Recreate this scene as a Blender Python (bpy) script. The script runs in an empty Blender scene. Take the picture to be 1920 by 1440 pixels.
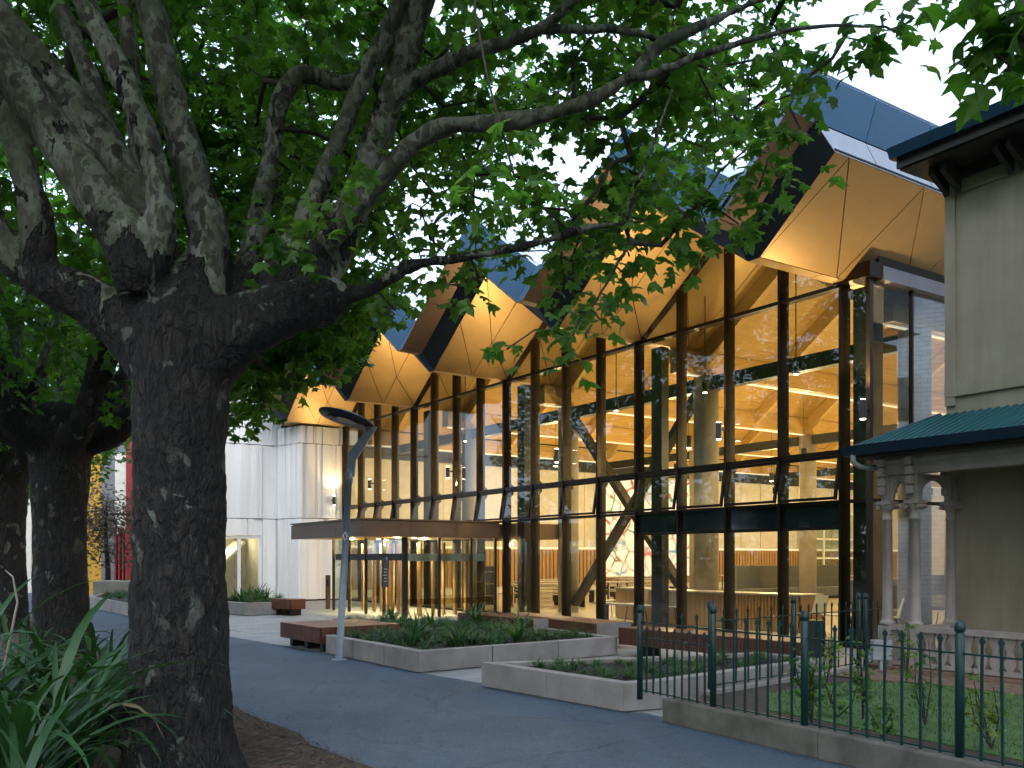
import bpy, bmesh, math, random
import numpy as np
from mathutils import Vector, Matrix, noise

# ------------------------------------------------------------------ scene, camera, sky, light
sc = bpy.context.scene
col = sc.collection
random.seed(7)
rng = np.random.default_rng(7)

EYE, F, CX, HY = 1.6, 1717.0, 960.0, 1045.0     # eye height, focal length and horizon in photo pixels
cam_d = bpy.data.cameras.new('camera'); cam = bpy.data.objects.new('camera', cam_d); col.objects.link(cam)
cam.location = (0, 0, EYE); cam.rotation_euler = (math.radians(90), 0, 0)
cam_d.sensor_width = 36.0; cam_d.lens = 36.0*F/1920.0; cam_d.shift_y = (HY-720.0)/1920.0
cam_d.clip_start = 0.1; cam_d.clip_end = 2000
sc.camera = cam

SUN_EL, SUN_AZ = math.radians(38), math.radians(200)
world = bpy.data.worlds.new('World'); sc.world = world; world.use_nodes = True
wt = world.node_tree; wt.nodes.clear()
wo = wt.nodes.new('ShaderNodeOutputWorld'); bg = wt.nodes.new('ShaderNodeBackground')
sky = wt.nodes.new('ShaderNodeTexSky'); sky.sky_type = 'NISHITA'; sky.sun_disc = False
sky.sun_elevation = SUN_EL; sky.sun_rotation = SUN_AZ; sky.air_density = 1.0; sky.dust_density = 4.0
hs = wt.nodes.new('ShaderNodeHueSaturation'); hs.inputs['Saturation'].default_value = 0.5
mxw = wt.nodes.new('ShaderNodeMixRGB'); mxw.inputs[0].default_value = 0.6
mxw.inputs[2].default_value = (6.9, 9.2, 12.6, 1)               # even overcast veil over the sky
wt.links.new(sky.outputs[0], hs.inputs['Color']); wt.links.new(hs.outputs[0], mxw.inputs[1])
wt.links.new(mxw.outputs[0], bg.inputs[0]); bg.inputs[1].default_value = 0.15
wt.links.new(bg.outputs[0], wo.inputs[0])

sun_d = bpy.data.lights.new('sun', 'SUN'); sun = bpy.data.objects.new('sun', sun_d); col.objects.link(sun)
sun_d.energy = 0.5; sun_d.angle = math.radians(40); sun_d.color = (1.0, 0.95, 0.88)
sun.rotation_euler = (math.radians(90)-SUN_EL, 0, math.radians(20))

sc.view_settings.view_transform = 'Standard'; sc.view_settings.look = 'None'
sc.view_settings.gamma = 1.0; sc.view_settings.exposure = 1.0
sc.render.engine = 'CYCLES'
cy = sc.cycles
cy.use_denoising = True; cy.max_bounces = 6; cy.diffuse_bounces = 3; cy.glossy_bounces = 3
cy.transmission_bounces = 4; cy.transparent_max_bounces = 20; cy.use_adaptive_sampling = True; cy.adaptive_threshold = 0.04; cy.adaptive_min_samples = 16; cy.sample_clamp_indirect = 6.0
cy.caustics_reflective = False; cy.caustics_refractive = False

# ------------------------------------------------------------------ helpers
def at(px, py, Y): return Vector(((px-CX)/F*Y, Y, EYE+(HY-py)/F*Y))
def gnd(px, py, z=0.0):
    Y = (EYE-z)*F/(py-HY); return Vector(((px-CX)/F*Y, Y, z))
def proj(p): return (CX+F*p[0]/p[1], HY-F*(p[2]-EYE)/p[1])

class MB:
    def __init__(s): s.v = []; s.f = []
    def add(s, vs, fs):
        o = len(s.v); s.v += [tuple(v) for v in vs]; s.f += [tuple(i+o for i in f) for f in fs]; return s
    def hexa(s, b, t):                       # bottom ring and top ring of equal length
        n = len(b)
        fs = [tuple(range(n-1, -1, -1)), tuple(range(n, 2*n))]
        fs += [(i, (i+1) % n, n+(i+1) % n, n+i) for i in range(n)]
        return s.add(list(b)+list(t), fs)
    def box(s, x0, x1, y0, y1, z0, z1, fr=None):
        g = fr or (lambda a, b, c: (a, b, c))
        return s.hexa([g(x0, y0, z0), g(x1, y0, z0), g(x1, y1, z0), g(x0, y1, z0)],
                      [g(x0, y0, z1), g(x1, y0, z1), g(x1, y1, z1), g(x0, y1, z1)])
    def prism(s, poly, off):                 # polygon swept by a vector
        off = Vector(off); return s.hexa([Vector(p) for p in poly], [Vector(p)+off for p in poly])
    def bar(s, p, q, w, h, up=(0, 0, 1)):    # rectangular bar from p to q
        p = Vector(p); q = Vector(q); d = (q-p).normalized(); up = Vector(up)
        x = d.cross(up)
        if x.length < 1e-4: x = d.cross(Vector((1, 0, 0)))
        x.normalize(); y = x.cross(d).normalized()
        c = [x*w/2+y*h/2, -x*w/2+y*h/2, -x*w/2-y*h/2, x*w/2-y*h/2]
        return s.hexa([p+k for k in c], [q+k for k in c])
    def tube(s, pts, rad, n=8, cap=True):
        pts = [Vector(p) for p in pts]; m = len(pts); rings = []; ref = None
        for i, p in enumerate(pts):
            d = (pts[min(i+1, m-1)]-pts[max(i-1, 0)])
            d = d.normalized() if d.length > 1e-6 else Vector((0, 0, 1))
            if ref is None:
                ref = d.cross(Vector((0, 0, 1)))
                if ref.length < 0.1: ref = d.cross(Vector((0, 1, 0)))
            ref = (ref-d*ref.dot(d)); ref.normalize(); b = d.cross(ref)
            r = rad[i] if hasattr(rad, '__len__') else rad
            rings.append([p+ref*(r*math.cos(2*math.pi*k/n))+b*(r*math.sin(2*math.pi*k/n)) for k in range(n)])
        vs = [v for r in rings for v in r]; fs = []
        for i in range(m-1):
            for k in range(n):
                fs.append((i*n+k, i*n+(k+1) % n, (i+1)*n+(k+1) % n, (i+1)*n+k))
        if cap: fs += [tuple(range(n-1, -1, -1)), tuple(range((m-1)*n, m*n))]
        return s.add(vs, fs)
    def lathe(s, prof, c=(0, 0, 0), n=16):   # prof: (r, z)
        c = Vector(c); return s.tube([c+Vector((0, 0, z)) for r, z in prof], [r for r, z in prof], n)
    def mesh(s, name, smooth=False, fix=True):
        me = bpy.data.meshes.new(name); me.from_pydata(s.v, [], s.f)
        if fix:
            bm = bmesh.new(); bm.from_mesh(me); bmesh.ops.recalc_face_normals(bm, faces=bm.faces[:]); bm.to_mesh(me); bm.free()
        if smooth: me.polygons.foreach_set('use_smooth', [True]*len(me.polygons))
        me.update(); return me
    def build(s, name, mat, parent=None, smooth=False, bevel=0.0):
        if parent is not None:
            w = world_loc(parent); s.v = [(x-w.x, y-w.y, z-w.z) for x, y, z in s.v]
        o = bpy.data.objects.new(name, s.mesh(name, smooth)); col.objects.link(o)
        o.data.materials.append(mat)
        if parent is not None: o.parent = parent
        if bevel:
            b = o.modifiers.new('bevel', 'BEVEL'); b.width = bevel; b.segments = 2; b.limit_method = 'ANGLE'
        return o
def world_loc(o):
    v = Vector((0, 0, 0))
    while o is not None: v = v+o.location; o = o.parent
    return v
def tag(o, label=None, cat=None, group=None, kind=None):
    if label: o['label'] = label
    if cat: o['category'] = cat
    if group: o['group'] = group
    if kind: o['kind'] = kind
    return o
def thing(name, loc, label, cat, group=None, rz=0.0):
    o = bpy.data.objects.new(name, None); col.objects.link(o); o.location = loc; o.rotation_euler.z = rz
    return tag(o, label, cat, group)
def link(name, me, parent=None, loc=(0, 0, 0), rot=None, scale=None, mat=None):
    o = bpy.data.objects.new(name, me); col.objects.link(o); o.location = loc
    if rot is not None: o.rotation_euler = rot
    if scale is not None: o.scale = scale
    if parent is not None: o.parent = parent
    if mat is not None and not me.materials: me.materials.append(mat)
    return o
def copy_tree(o, parent=None, loc=None, rz=None, label=None, group=None):
    c = o.copy(); col.objects.link(c); c.parent = parent
    if loc is not None: c.location = loc
    if rz is not None: c.rotation_euler.z = rz
    if label: c['label'] = label
    if group: c['group'] = group
    for ch in list(o.children): copy_tree(ch, c)
    return c
def prof_mesh(b, n_pts): return b

# ------------------------------------------------------------------ materials
def nodes_of(name):
    m = bpy.data.materials.new(name); m.use_nodes = True; t = m.node_tree
    return m, t, t.nodes['Principled BSDF'], t.nodes['Material Output']
def coords(t, kind='pos', scale=(1, 1, 1), rot=(0, 0, 0)):
    if kind == 'pos':
        g = t.nodes.new('ShaderNodeNewGeometry'); out = g.outputs['Position']
    else:
        g = t.nodes.new('ShaderNodeTexCoord'); out = g.outputs['Object']
    mp = t.nodes.new('ShaderNodeMapping'); mp.inputs['Scale'].default_value = scale; mp.inputs['Rotation'].default_value = rot
    t.links.new(out, mp.inputs[0]); return mp.outputs[0]
def ramp(t, fac, stops, const=False):
    r = t.nodes.new('ShaderNodeValToRGB'); e = r.color_ramp.elements
    if const: r.color_ramp.interpolation = 'CONSTANT'
    while len(e) < len(stops): e.new(0.5)
    for i, (p, c) in enumerate(stops): e[i].position = p; e[i].color = (*c, 1) if len(c) == 3 else c
    t.links.new(fac, r.inputs[0]); return r.outputs[0]
def noise_n(t, vec, scale, detail=4, rough=0.55, dist=0.0):
    n = t.nodes.new('ShaderNodeTexNoise'); n.inputs['Scale'].default_value = scale; n.inputs['Detail'].default_value = detail
    n.inputs['Roughness'].default_value = rough; n.inputs['Distortion'].default_value = dist
    t.links.new(vec, n.inputs['Vector']); return n.outputs['Fac']
def bump(t, p, h, strength, dist=0.02, prev=None):
    b = t.nodes.new('ShaderNodeBump'); b.inputs['Strength'].default_value = strength; b.inputs['Distance'].default_value = dist
    t.links.new(h, b.inputs['Height'])
    if prev is not None: t.links.new(prev, b.inputs['Normal'])
    t.links.new(b.outputs[0], p.inputs['Normal']); return b.outputs[0]
def mix(t, fac, a, b, mode='MIX'):
    m = t.nodes.new('ShaderNodeMixRGB'); m.blend_type = mode
    for i, x in enumerate((fac, a, b)):
        if isinstance(x, (int, float)): m.inputs[i].default_value = x
        elif isinstance(x, tuple): m.inputs[i].default_value = (*x, 1) if len(x) == 3 else x
        else: t.links.new(x, m.inputs[i])
    return m.outputs[0]
def math_n(t, op, a, b=None):
    m = t.nodes.new('ShaderNodeMath'); m.operation = op
    for i, x in enumerate((a, b)):
        if x is None: continue
        if isinstance(x, (int, float)): m.inputs[i].default_value = x
        else: t.links.new(x, m.inputs[i])
    return m.outputs[0]
def island(t):
    g = t.nodes.new('ShaderNodeNewGeometry'); return g.outputs['Random Per Island']
def obj_rand(t):
    g = t.nodes.new('ShaderNodeObjectInfo'); return g.outputs['Random']

def plain(name, c1, c2=None, rough=0.6, metal=0.0, scale=3.0, bstr=0.0, bscale=60.0, stretch=(1, 1, 1), vary=0.0, spec=0.5, kind='pos'):
    m, t, p, o = nodes_of(name)
    v = coords(t, kind, stretch)
    c2 = c2 or tuple(x*0.82 for x in c1)
    n = noise_n(t, v, scale, 6, 0.6)
    c = ramp(t, n, [(0.3, c2), (0.7, c1)])
    if vary:
        g = ramp(t, obj_rand(t), [(0, (1-vary,)*3), (1, (1+vary,)*3)]); c = mix(t, 1.0, c, g, 'MULTIPLY')
    t.links.new(c, p.inputs['Base Color'])
    p.inputs['Roughness'].default_value = rough; p.inputs['Metallic'].default_value = metal
    p.inputs['Specular IOR Level'].default_value = spec
    if bstr: bump(t, p, noise_n(t, v, bscale, 5, 0.7), bstr, 0.01)
    return m
M = {}
def asphalt():
    m, t, p, o = nodes_of('asphalt'); v = coords(t)
    big = noise_n(t, v, 0.5, 5, 0.6); fine = noise_n(t, v, 140, 3, 0.8); mid = noise_n(t, v, 6, 6, 0.65)
    c = ramp(t, big, [(0.3, (0.037, 0.057, 0.083)), (0.7, (0.066, 0.097, 0.137))])
    c = mix(t, 0.5, c, ramp(t, fine, [(0.3, (0.35,)*3), (0.72, (1.7,)*3)]), 'MULTIPLY')
    c = mix(t, 0.3, c, ramp(t, mid, [(0.35, (0.6,)*3), (0.65, (1.25,)*3)]), 'MULTIPLY')
    c = mix(t, 0.55, c, ramp(t, noise_n(t, v, 38, 3, 0.75), [(0.36, (0.45,)*3), (0.5, (1.0,)*3), (0.66, (1.55,)*3)]), 'MULTIPLY')
    st = noise_n(t, coords(t, 'pos', (2.2, .5, 1), (0, 0, math.radians(-34))), 1.1, 5, .6, .5)
    c = mix(t, 0.3, c, ramp(t, st, [(0.36, (0.62,)*3), (0.5, (1.0,)*3), (0.66, (1.22,)*3)]), 'MULTIPLY')
    def edges(sc_, wd, lo):
        nz = t.nodes.new('ShaderNodeTexNoise'); nz.inputs['Scale'].default_value = 2.2; nz.inputs['Detail'].default_value = 5; t.links.new(v, nz.inputs['Vector'])
        vo = t.nodes.new('ShaderNodeTexVoronoi'); vo.feature = 'DISTANCE_TO_EDGE'; vo.inputs['Scale'].default_value = sc_
        t.links.new(mix(t, 0.22, v, nz.outputs['Color']), vo.inputs['Vector']); return ramp(t, vo.outputs['Distance'], [(0, (lo,)*3), (wd, (1,)*3)])
    c = mix(t, ramp(t, noise_n(t, v, .35, 2), [(.42, (0,)*3), (.56, (.8,)*3)]), c, mix(t, 1.0, c, edges(.55, .006, .25), 'MULTIPLY'))
    spk = ramp(t, noise_n(t, v, 45, 1, 0.5), [(0.76, (0, 0, 0)), (0.79, (1, 1, 1))])
    c = mix(t, math_n(t, 'MULTIPLY', spk, 0.25), c, (0.22, 0.2, 0.16))
    t.links.new(c, p.inputs['Base Color']); p.inputs['Roughness'].default_value = 0.72
    bump(t, p, fine, 0.5, 0.006); return m
def paving():
    m, t, p, o = nodes_of('paving'); v = coords(t, 'pos', (1, 1, 1), (0, 0, math.radians(-34)))
    b = t.nodes.new('ShaderNodeTexBrick'); b.inputs['Scale'].default_value = 1.0
    b.inputs['Brick Width'].default_value = 0.4; b.inputs['Row Height'].default_value = 0.2; b.inputs['Mortar Size'].default_value = 0.006
    b.inputs['Color1'].default_value = (0.33, 0.32, 0.31, 1); b.inputs['Color2'].default_value = (0.26, 0.255, 0.25, 1); b.inputs['Mortar'].default_value = (0.12, 0.12, 0.12, 1)
    t.links.new(v, b.inputs['Vector'])
    c = mix(t, 0.5, b.outputs['Color'], ramp(t, noise_n(t, v, 1.2, 6), [(0.3, (0.7,)*3), (0.7, (1.15,)*3)]), 'MULTIPLY')
    t.links.new(c, p.inputs['Base Color']); p.inputs['Roughness'].default_value = 0.6
    bump(t, p, b.outputs['Fac'], -0.3, 0.004); return m
def bark_trunk(name='trunk_bark', fork=3.72, dark=0.9):
    m, t, p, o = nodes_of(name); v = coords(t, 'pos', (1, 1, 0.4)); v2 = coords(t, 'pos', (1, 1, 0.7))
    n1 = noise_n(t, v, 13, 8, 0.7, 0.5)
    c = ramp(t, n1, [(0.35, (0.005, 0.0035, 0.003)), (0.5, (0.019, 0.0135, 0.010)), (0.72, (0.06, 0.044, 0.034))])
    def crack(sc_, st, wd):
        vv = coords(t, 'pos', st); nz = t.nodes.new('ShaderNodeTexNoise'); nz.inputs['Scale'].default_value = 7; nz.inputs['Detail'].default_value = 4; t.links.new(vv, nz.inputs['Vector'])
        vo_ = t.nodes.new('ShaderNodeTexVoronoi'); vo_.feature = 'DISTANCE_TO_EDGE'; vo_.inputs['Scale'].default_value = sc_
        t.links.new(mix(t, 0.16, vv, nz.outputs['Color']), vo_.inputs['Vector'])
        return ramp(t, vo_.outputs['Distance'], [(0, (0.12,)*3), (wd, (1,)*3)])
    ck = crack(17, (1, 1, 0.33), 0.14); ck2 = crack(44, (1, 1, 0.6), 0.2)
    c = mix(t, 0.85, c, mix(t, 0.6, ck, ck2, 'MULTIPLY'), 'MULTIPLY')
    # pale flakes where the outer bark has dropped: sparse on the bole
    fl = noise_n(t, v2, 5.5, 4, 0.5, 0.6)
    fm = ramp(t, fl, [(0.625, (0, 0, 0)), (0.635, (1, 1, 1))])
    tone = ramp(t, noise_n(t, v2, 4, 3), [(0.4, (0.06, 0.06, 0.045)), (0.65, (0.22, 0.235, 0.19))])
    c = mix(t, math_n(t, 'MULTIPLY', fm, 0.7), c, tone)
    # flaking cream and olive plates above the fork
    v3 = coords(t, 'pos', (1, 1, 0.6)); w = t.nodes.new('ShaderNodeTexNoise'); w.inputs['Scale'].default_value = 9; w.inputs['Detail'].default_value = 4; t.links.new(v3, w.inputs['Vector'])
    vw = mix(t, 0.11, v3, w.outputs['Color'])
    def cells(sc_):
        vo = t.nodes.new('ShaderNodeTexVoronoi'); vo.inputs['Scale'].default_value = sc_; t.links.new(vw, vo.inputs['Vector'])
        sp = t.nodes.new('ShaderNodeSeparateColor'); t.links.new(vo.outputs['Color'], sp.inputs[0]); return sp.outputs[0]
    c19 = cells(19)
    pa = ramp(t, c19, [(0, (0.17*dark, 0.185*dark, 0.14*dark)), (0.25, (0.12*dark, 0.135*dark, 0.088*dark)), (0.5, (0.06*dark, 0.06*dark, 0.04*dark)), (0.66, (0.145*dark, 0.145*dark, 0.12*dark)), (0.9, (0.035*dark, 0.03*dark, 0.022*dark))], True)
    pa = mix(t, 1.0, pa, ramp(t, cells(38), [(0, (1, 1, 1)), (0.7, (0.45, 0.42, 0.36))], True), 'MULTIPLY')
    pa = mix(t, 0.6, pa, ramp(t, noise_n(t, v3, 30, 5), [(0.3, (0.55,)*3), (0.7, (1.35,)*3)]), 'MULTIPLY')
    pa = mix(t, ramp(t, noise_n(t, coords(t), 2.4, 4), [(.46, (0,)*3), (.62, (.75,)*3)]), pa, (0.030, 0.036, 0.014))
    sz = t.nodes.new('ShaderNodeSeparateXYZ'); t.links.new(coords(t), sz.inputs[0])
    up = math_n(t, 'MULTIPLY', math_n(t, 'SUBTRACT', sz.outputs[2], fork), 0.30)
    msk = ramp(t, math_n(t, 'ADD', math_n(t, 'MINIMUM', up, 0.17), noise_n(t, coords(t, 'pos', (1, 1, .55)), 3.4, 5, .62, .5)), [(0.525, (0,)*3), (0.545, (1,)*3)])
    c = mix(t, msk, c, pa)
    t.links.new(c, p.inputs['Base Color']); p.inputs['Roughness'].default_value = 0.85
    inv = math_n(t, 'SUBTRACT', 1.0, msk)
    b1 = bump(t, p, math_n(t, 'MULTIPLY', n1, math_n(t, 'ADD', inv, .25)), 1.0, 0.06); b2 = bump(t, p, math_n(t, 'MULTIPLY', ck, inv), 0.9, 0.05, b1); b3 = bump(t, p, math_n(t, 'MULTIPLY', ck2, inv), 0.6, 0.02, b2); bump(t, p, math_n(t, 'MULTIPLY', c19, msk), .35, .008, b3)
    return m
def bark_limb(name, dark=1.0, split=0.5):
    # plane tree: camouflage of cream, olive and brown plates; rough dark bark lower down
    m, t, p, o = nodes_of(name); v = coords(t, 'pos', (1, 1, 0.6))
    w = t.nodes.new('ShaderNodeTexNoise'); w.inputs['Scale'].default_value = 9; w.inputs['Detail'].default_value = 3; t.links.new(v, w.inputs['Vector'])
    vw = mix(t, 0.10, v, w.outputs['Color'])
    def cells(sc_):
        vo = t.nodes.new('ShaderNodeTexVoronoi'); vo.inputs['Scale'].default_value = sc_; t.links.new(vw, vo.inputs['Vector'])
        sp = t.nodes.new('ShaderNodeSeparateColor'); t.links.new(vo.outputs['Color'], sp.inputs[0]); return sp.outputs[0]
    a = ramp(t, cells(19), [(0, (0.17*dark, 0.18*dark, 0.145*dark)), (0.25, (0.125*dark, 0.135*dark, 0.095*dark)), (0.5, (0.062*dark, 0.06*dark, 0.043*dark)), (0.66, (0.145*dark, 0.14*dark, 0.125*dark)), (0.9, (0.035*dark, 0.03*dark, 0.024*dark))], True)
    b = ramp(t, cells(38), [(0, (1, 1, 1)), (0.7, (0.45, 0.42, 0.36))], True)
    c = mix(t, 1.0, a, b, 'MULTIPLY')
    c = mix(t, 0.5, c, ramp(t, noise_n(t, v, 30, 5), [(0.3, (0.6,)*3), (0.7, (1.3,)*3)]), 'MULTIPLY')
    n1 = noise_n(t, v, 16, 8, 0.7, 0.4)
    rough = ramp(t, n1, [(0.35, (0.007, 0.0055, 0.004)), (0.7, (0.05, 0.04, 0.032))])
    big = noise_n(t, coords(t), 1.7, 3, 0.6, 0.3)
    sz = t.nodes.new('ShaderNodeSeparateXYZ'); t.links.new(coords(t), sz.inputs[0])
    hi = math_n(t, 'MULTIPLY', math_n(t, 'SUBTRACT', 4.15, sz.outputs[2]), 0.28)
    big = math_n(t, 'ADD', big, math_n(t, 'MAXIMUM', hi, -0.12))
    msk = ramp(t, big, [(split-0.02, (0,)*3), (split+0.02, (1,)*3)])
    c = mix(t, msk, c, rough)
    t.links.new(c, p.inputs['Base Color']); p.inputs['Roughness'].default_value = 0.8
    b1 = bump(t, p, n1, 0.5, 0.03); bump(t, p, cells(15), 0.3, 0.006, b1)
    return m
def leaf_mat(name, c1, c2, trans=0.45, rough=0.45):
    m, t, p, o = nodes_of(name)
    c = ramp(t, island(t), [(0, c1), (1, c2)])
    oi = ramp(t, obj_rand(t), [(0, (0.85,)*3), (1, (1.15,)*3)]); c = mix(t, 1.0, c, oi, 'MULTIPLY')
    t.links.new(c, p.inputs['Base Color']); p.inputs['Roughness'].default_value = rough
    p.inputs['Specular IOR Level'].default_value = 0.4
    tr = t.nodes.new('ShaderNodeBsdfTranslucent'); tc = mix(t, 1.0, c, (1.8, 2.2, 0.75), 'MULTIPLY'); t.links.new(tc, tr.inputs['Color'])
    ms = t.nodes.new('ShaderNodeMixShader'); ms.inputs[0].default_value = trans
    t.links.new(p.outputs[0], ms.inputs[1]); t.links.new(tr.outputs[0], ms.inputs[2]); t.links.new(ms.outputs[0], o.inputs['Surface'])
    return m
def glass(name, tint=(0.93, 0.96, 0.93), ior=1.5, rough=0.0, bias=0.0):
    m, t, p, o = nodes_of(name); t.nodes.remove(p)
    tb = t.nodes.new('ShaderNodeBsdfTransparent'); tb.inputs[0].default_value = (*tint, 1)
    gl = t.nodes.new('ShaderNodeBsdfGlossy'); gl.inputs['Roughness'].default_value = rough
    v = coords(t); w = t.nodes.new('ShaderNodeBump'); w.inputs['Strength'].default_value = 0.03; w.inputs['Distance'].default_value = 0.05
    t.links.new(noise_n(t, v, 0.6, 1), w.inputs['Height']); t.links.new(w.outputs[0], gl.inputs['Normal'])
    lw = t.nodes.new('ShaderNodeLayerWeight'); r0 = ((ior-1)/(ior+1))**2
    ms = t.nodes.new('ShaderNodeMixShader'); fac = math_n(t, 'ADD', math_n(t, 'MULTIPLY', math_n(t, 'POWER', lw.outputs['Facing'], 5.0), 1-r0), r0+bias)
    t.links.new(fac, ms.inputs[0]); t.links.new(tb.outputs[0], ms.inputs[1]); t.links.new(gl.outputs[0], ms.inputs[2]); t.links.new(ms.outputs[0], o.inputs['Surface'])
    return m
def emit(name, c, s):
    m, t, p, o = nodes_of(name); p.inputs['Base Color'].default_value = (*c, 1)
    p.inputs['Emission Color'].default_value = (*c, 1); p.inputs['Emission Strength'].default_value = s; return m
def wood(name, c1, c2, axis=(1, 1, 12), rough=0.5, vary=0.12, scale=2.0, rot=(0, 0, 0)):
    m, t, p, o = nodes_of(name); v = coords(t, 'pos', axis, rot)
    c = ramp(t, noise_n(t, v, scale, 7, 0.65, 0.4), [(0.3, c2), (0.7, c1)])
    g = ramp(t, obj_rand(t), [(0, (1-vary,)*3), (1, (1+vary,)*3)]); c = mix(t, 1.0, c, g, 'MULTIPLY')
    t.links.new(c, p.inputs['Base Color']); p.inputs['Roughness'].default_value = rough; return m

ROTB = math.radians(34.04)
M['asphalt'] = asphalt(); M['paving'] = paving()
M['ground'] = plain('ground', (0.05, 0.06, 0.03), (0.03, 0.035, 0.02), 0.95)
M['mulch'] = plain('mulch', (0.075, 0.05, 0.035), (0.03, 0.02, 0.014), 0.95, scale=14, bstr=1.0, bscale=50)
M['chip'] = plain('chip', (0.13, 0.085, 0.055), (0.04, 0.025, 0.016), 0.9, scale=7)
M['soil'] = plain('soil', (0.03, 0.025, 0.022), (0.012, 0.01, 0.009), 0.95, scale=20, bstr=1.0, bscale=45)
M['lawn'] = plain('lawn', (0.085, 0.16, 0.04), (0.05, 0.10, 0.026), 0.9, scale=2.5, bstr=0.8, bscale=220)
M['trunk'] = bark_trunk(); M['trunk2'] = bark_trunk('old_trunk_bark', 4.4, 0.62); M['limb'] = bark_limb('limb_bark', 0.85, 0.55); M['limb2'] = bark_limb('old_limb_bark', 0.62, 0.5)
M['leaf'] = leaf_mat('plane_leaf', (0.026, 0.074, 0.015), (0.10, 0.19, 0.042), 0.54)
M['leaf_far'] = leaf_mat('far_plane_leaf', (0.028, 0.08, 0.014), (0.092, 0.18, 0.034), 0.58)
M['copper'] = leaf_mat('copper_leaf', (0.06, 0.03, 0.025), (0.1, 0.07, 0.05), 0.3)
M['strap'] = leaf_mat('strap_leaf', (0.010, 0.040, 0.012), (0.032, 0.09, 0.026), 0.2, 0.48)
M['tuft'] = leaf_mat('tuft_leaf', (0.02, 0.06, 0.018), (0.06, 0.13, 0.042), 0.3, 0.45)
M['dead'] = leaf_mat('dead_leaf', (0.16, 0.11, 0.06), (0.26, 0.19, 0.11), 0.2, 0.7)
M['pale_leaf'] = leaf_mat('pale_leaf', (0.1, 0.15, 0.03), (0.2, 0.25, 0.06), 0.4)
M['twig'] = plain('twig', (0.05, 0.04, 0.032), (0.025, 0.02, 0.016), 0.9)
M['brass'] = plain('brass_panel', (0.45, 0.305, 0.125), (0.41, 0.275, 0.11), 0.42, 0.5, scale=4, vary=0.05)
M['bronze'] = plain('bronze_fascia', (0.15, 0.10, 0.065), None, 0.45, 0.4, vary=0.06)
M['black_refl'] = plain('black_reflection_fascia', (0.018, 0.022, 0.024), None, 0.35, 0.4, vary=0.05)
M['teal'] = plain('teal_reflection_fascia', (0.010, 0.045, 0.088), None, 0.55, 0.1, vary=0.05, spec=0.2)
M['silver'] = plain('silver_fascia', (0.24, 0.235, 0.25), None, 0.35, 0.7, vary=0.04)
M['joint'] = plain('joint_black', (0.01, 0.009, 0.008), None, 0.9)
M['roofw'] = plain('roof_sheet', (0.62, 0.66, 0.7), None, 0.45, 0.2)
M['mull'] = plain('mullion', (0.032, 0.022, 0.014), (0.026, 0.018, 0.012), 0.35, 0.75)
M['mullin'] = plain('inner_mullion', (0.032, 0.022, 0.012), None, 0.45, 0.3)
M['dark'] = plain('dark_steel', (0.022, 0.021, 0.02), None, 0.45, 0.3)
M['spandrel'] = plain('spandrel_glass', (0.01, 0.014, 0.016), None, 0.06, 0.0)
M['glass'] = glass('clear_glass', (0.92, 0.945, 0.90), 1.55)
M['glassg'] = glass('entry_glass', (0.86, 0.92, 0.86), 1.7, 0.0, 0.02)
M['glasss'] = glass('side_glass', (0.88, 0.92, 0.92), 1.7, 0.0, 0.14)
M['ply'] = wood('ply_ceiling', (0.54, 0.36, 0.115), (0.38, 0.23, 0.065), (0.7, 0.7, 22), 0.5, 0.10, 1.5)
M['glulam'] = wood('glulam', (0.58, 0.40, 0.15), (0.44, 0.28, 0.09), (1.5, 1.5, 9), 0.5, 0.08)
M['slat'] = wood('slat_timber', (0.50, 0.30, 0.13), (0.36, 0.2, 0.075), (6, 6, 0.6), 0.5, 0.12)
M['bench'] = wood('bench_timber', (0.17, 0.055, 0.028), (0.085, 0.028, 0.015), (7, 7, 1.2), 0.45, 0.15)
M['benchtop'] = wood('bench_top_timber', (0.24, 0.105, 0.055), (0.14, 0.055, 0.03), (5, 5, 5), 0.45, 0.15)
M['white'] = plain('white_cladding', (0.90, 0.90, 0.90), (0.82, 0.825, 0.83), 0.5, 0.0, scale=0.8, stretch=(4, 4, 0.3), vary=0.07)
M['cream'] = plain('cream_wall', (0.78, 0.74, 0.64), None, 0.6)
M['conc'] = plain('concrete', (0.33, 0.3, 0.24), (0.25, 0.225, 0.18), 0.7, scale=2, bstr=0.15)
M['planter'] = plain('planter_concrete', (0.34, 0.30, 0.275), (0.21, 0.185, 0.165), 0.8, scale=2.2, bstr=0.2, bscale=90, vary=0.08)
M['kerb'] = plain('kerb_concrete', (0.165, 0.15, 0.12), (0.075, 0.066, 0.052), 0.9, scale=3.5, bstr=0.6, bscale=40)
M['floor'] = plain('hall_floor', (0.55, 0.5, 0.4), None, 0.25)
M['greenp'] = plain('green_paint', (0.004, 0.034, 0.030), (0.003, 0.022, 0.02), 0.42, 0.0, scale=8)
M['galv'] = plain('galvanised', (0.30, 0.33, 0.36), (0.24, 0.265, 0.3), 0.5, 0.4, scale=9)
M['lamp'] = plain('lamp_grey', (0.06, 0.065, 0.07), None, 0.5, 0.3)
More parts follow.
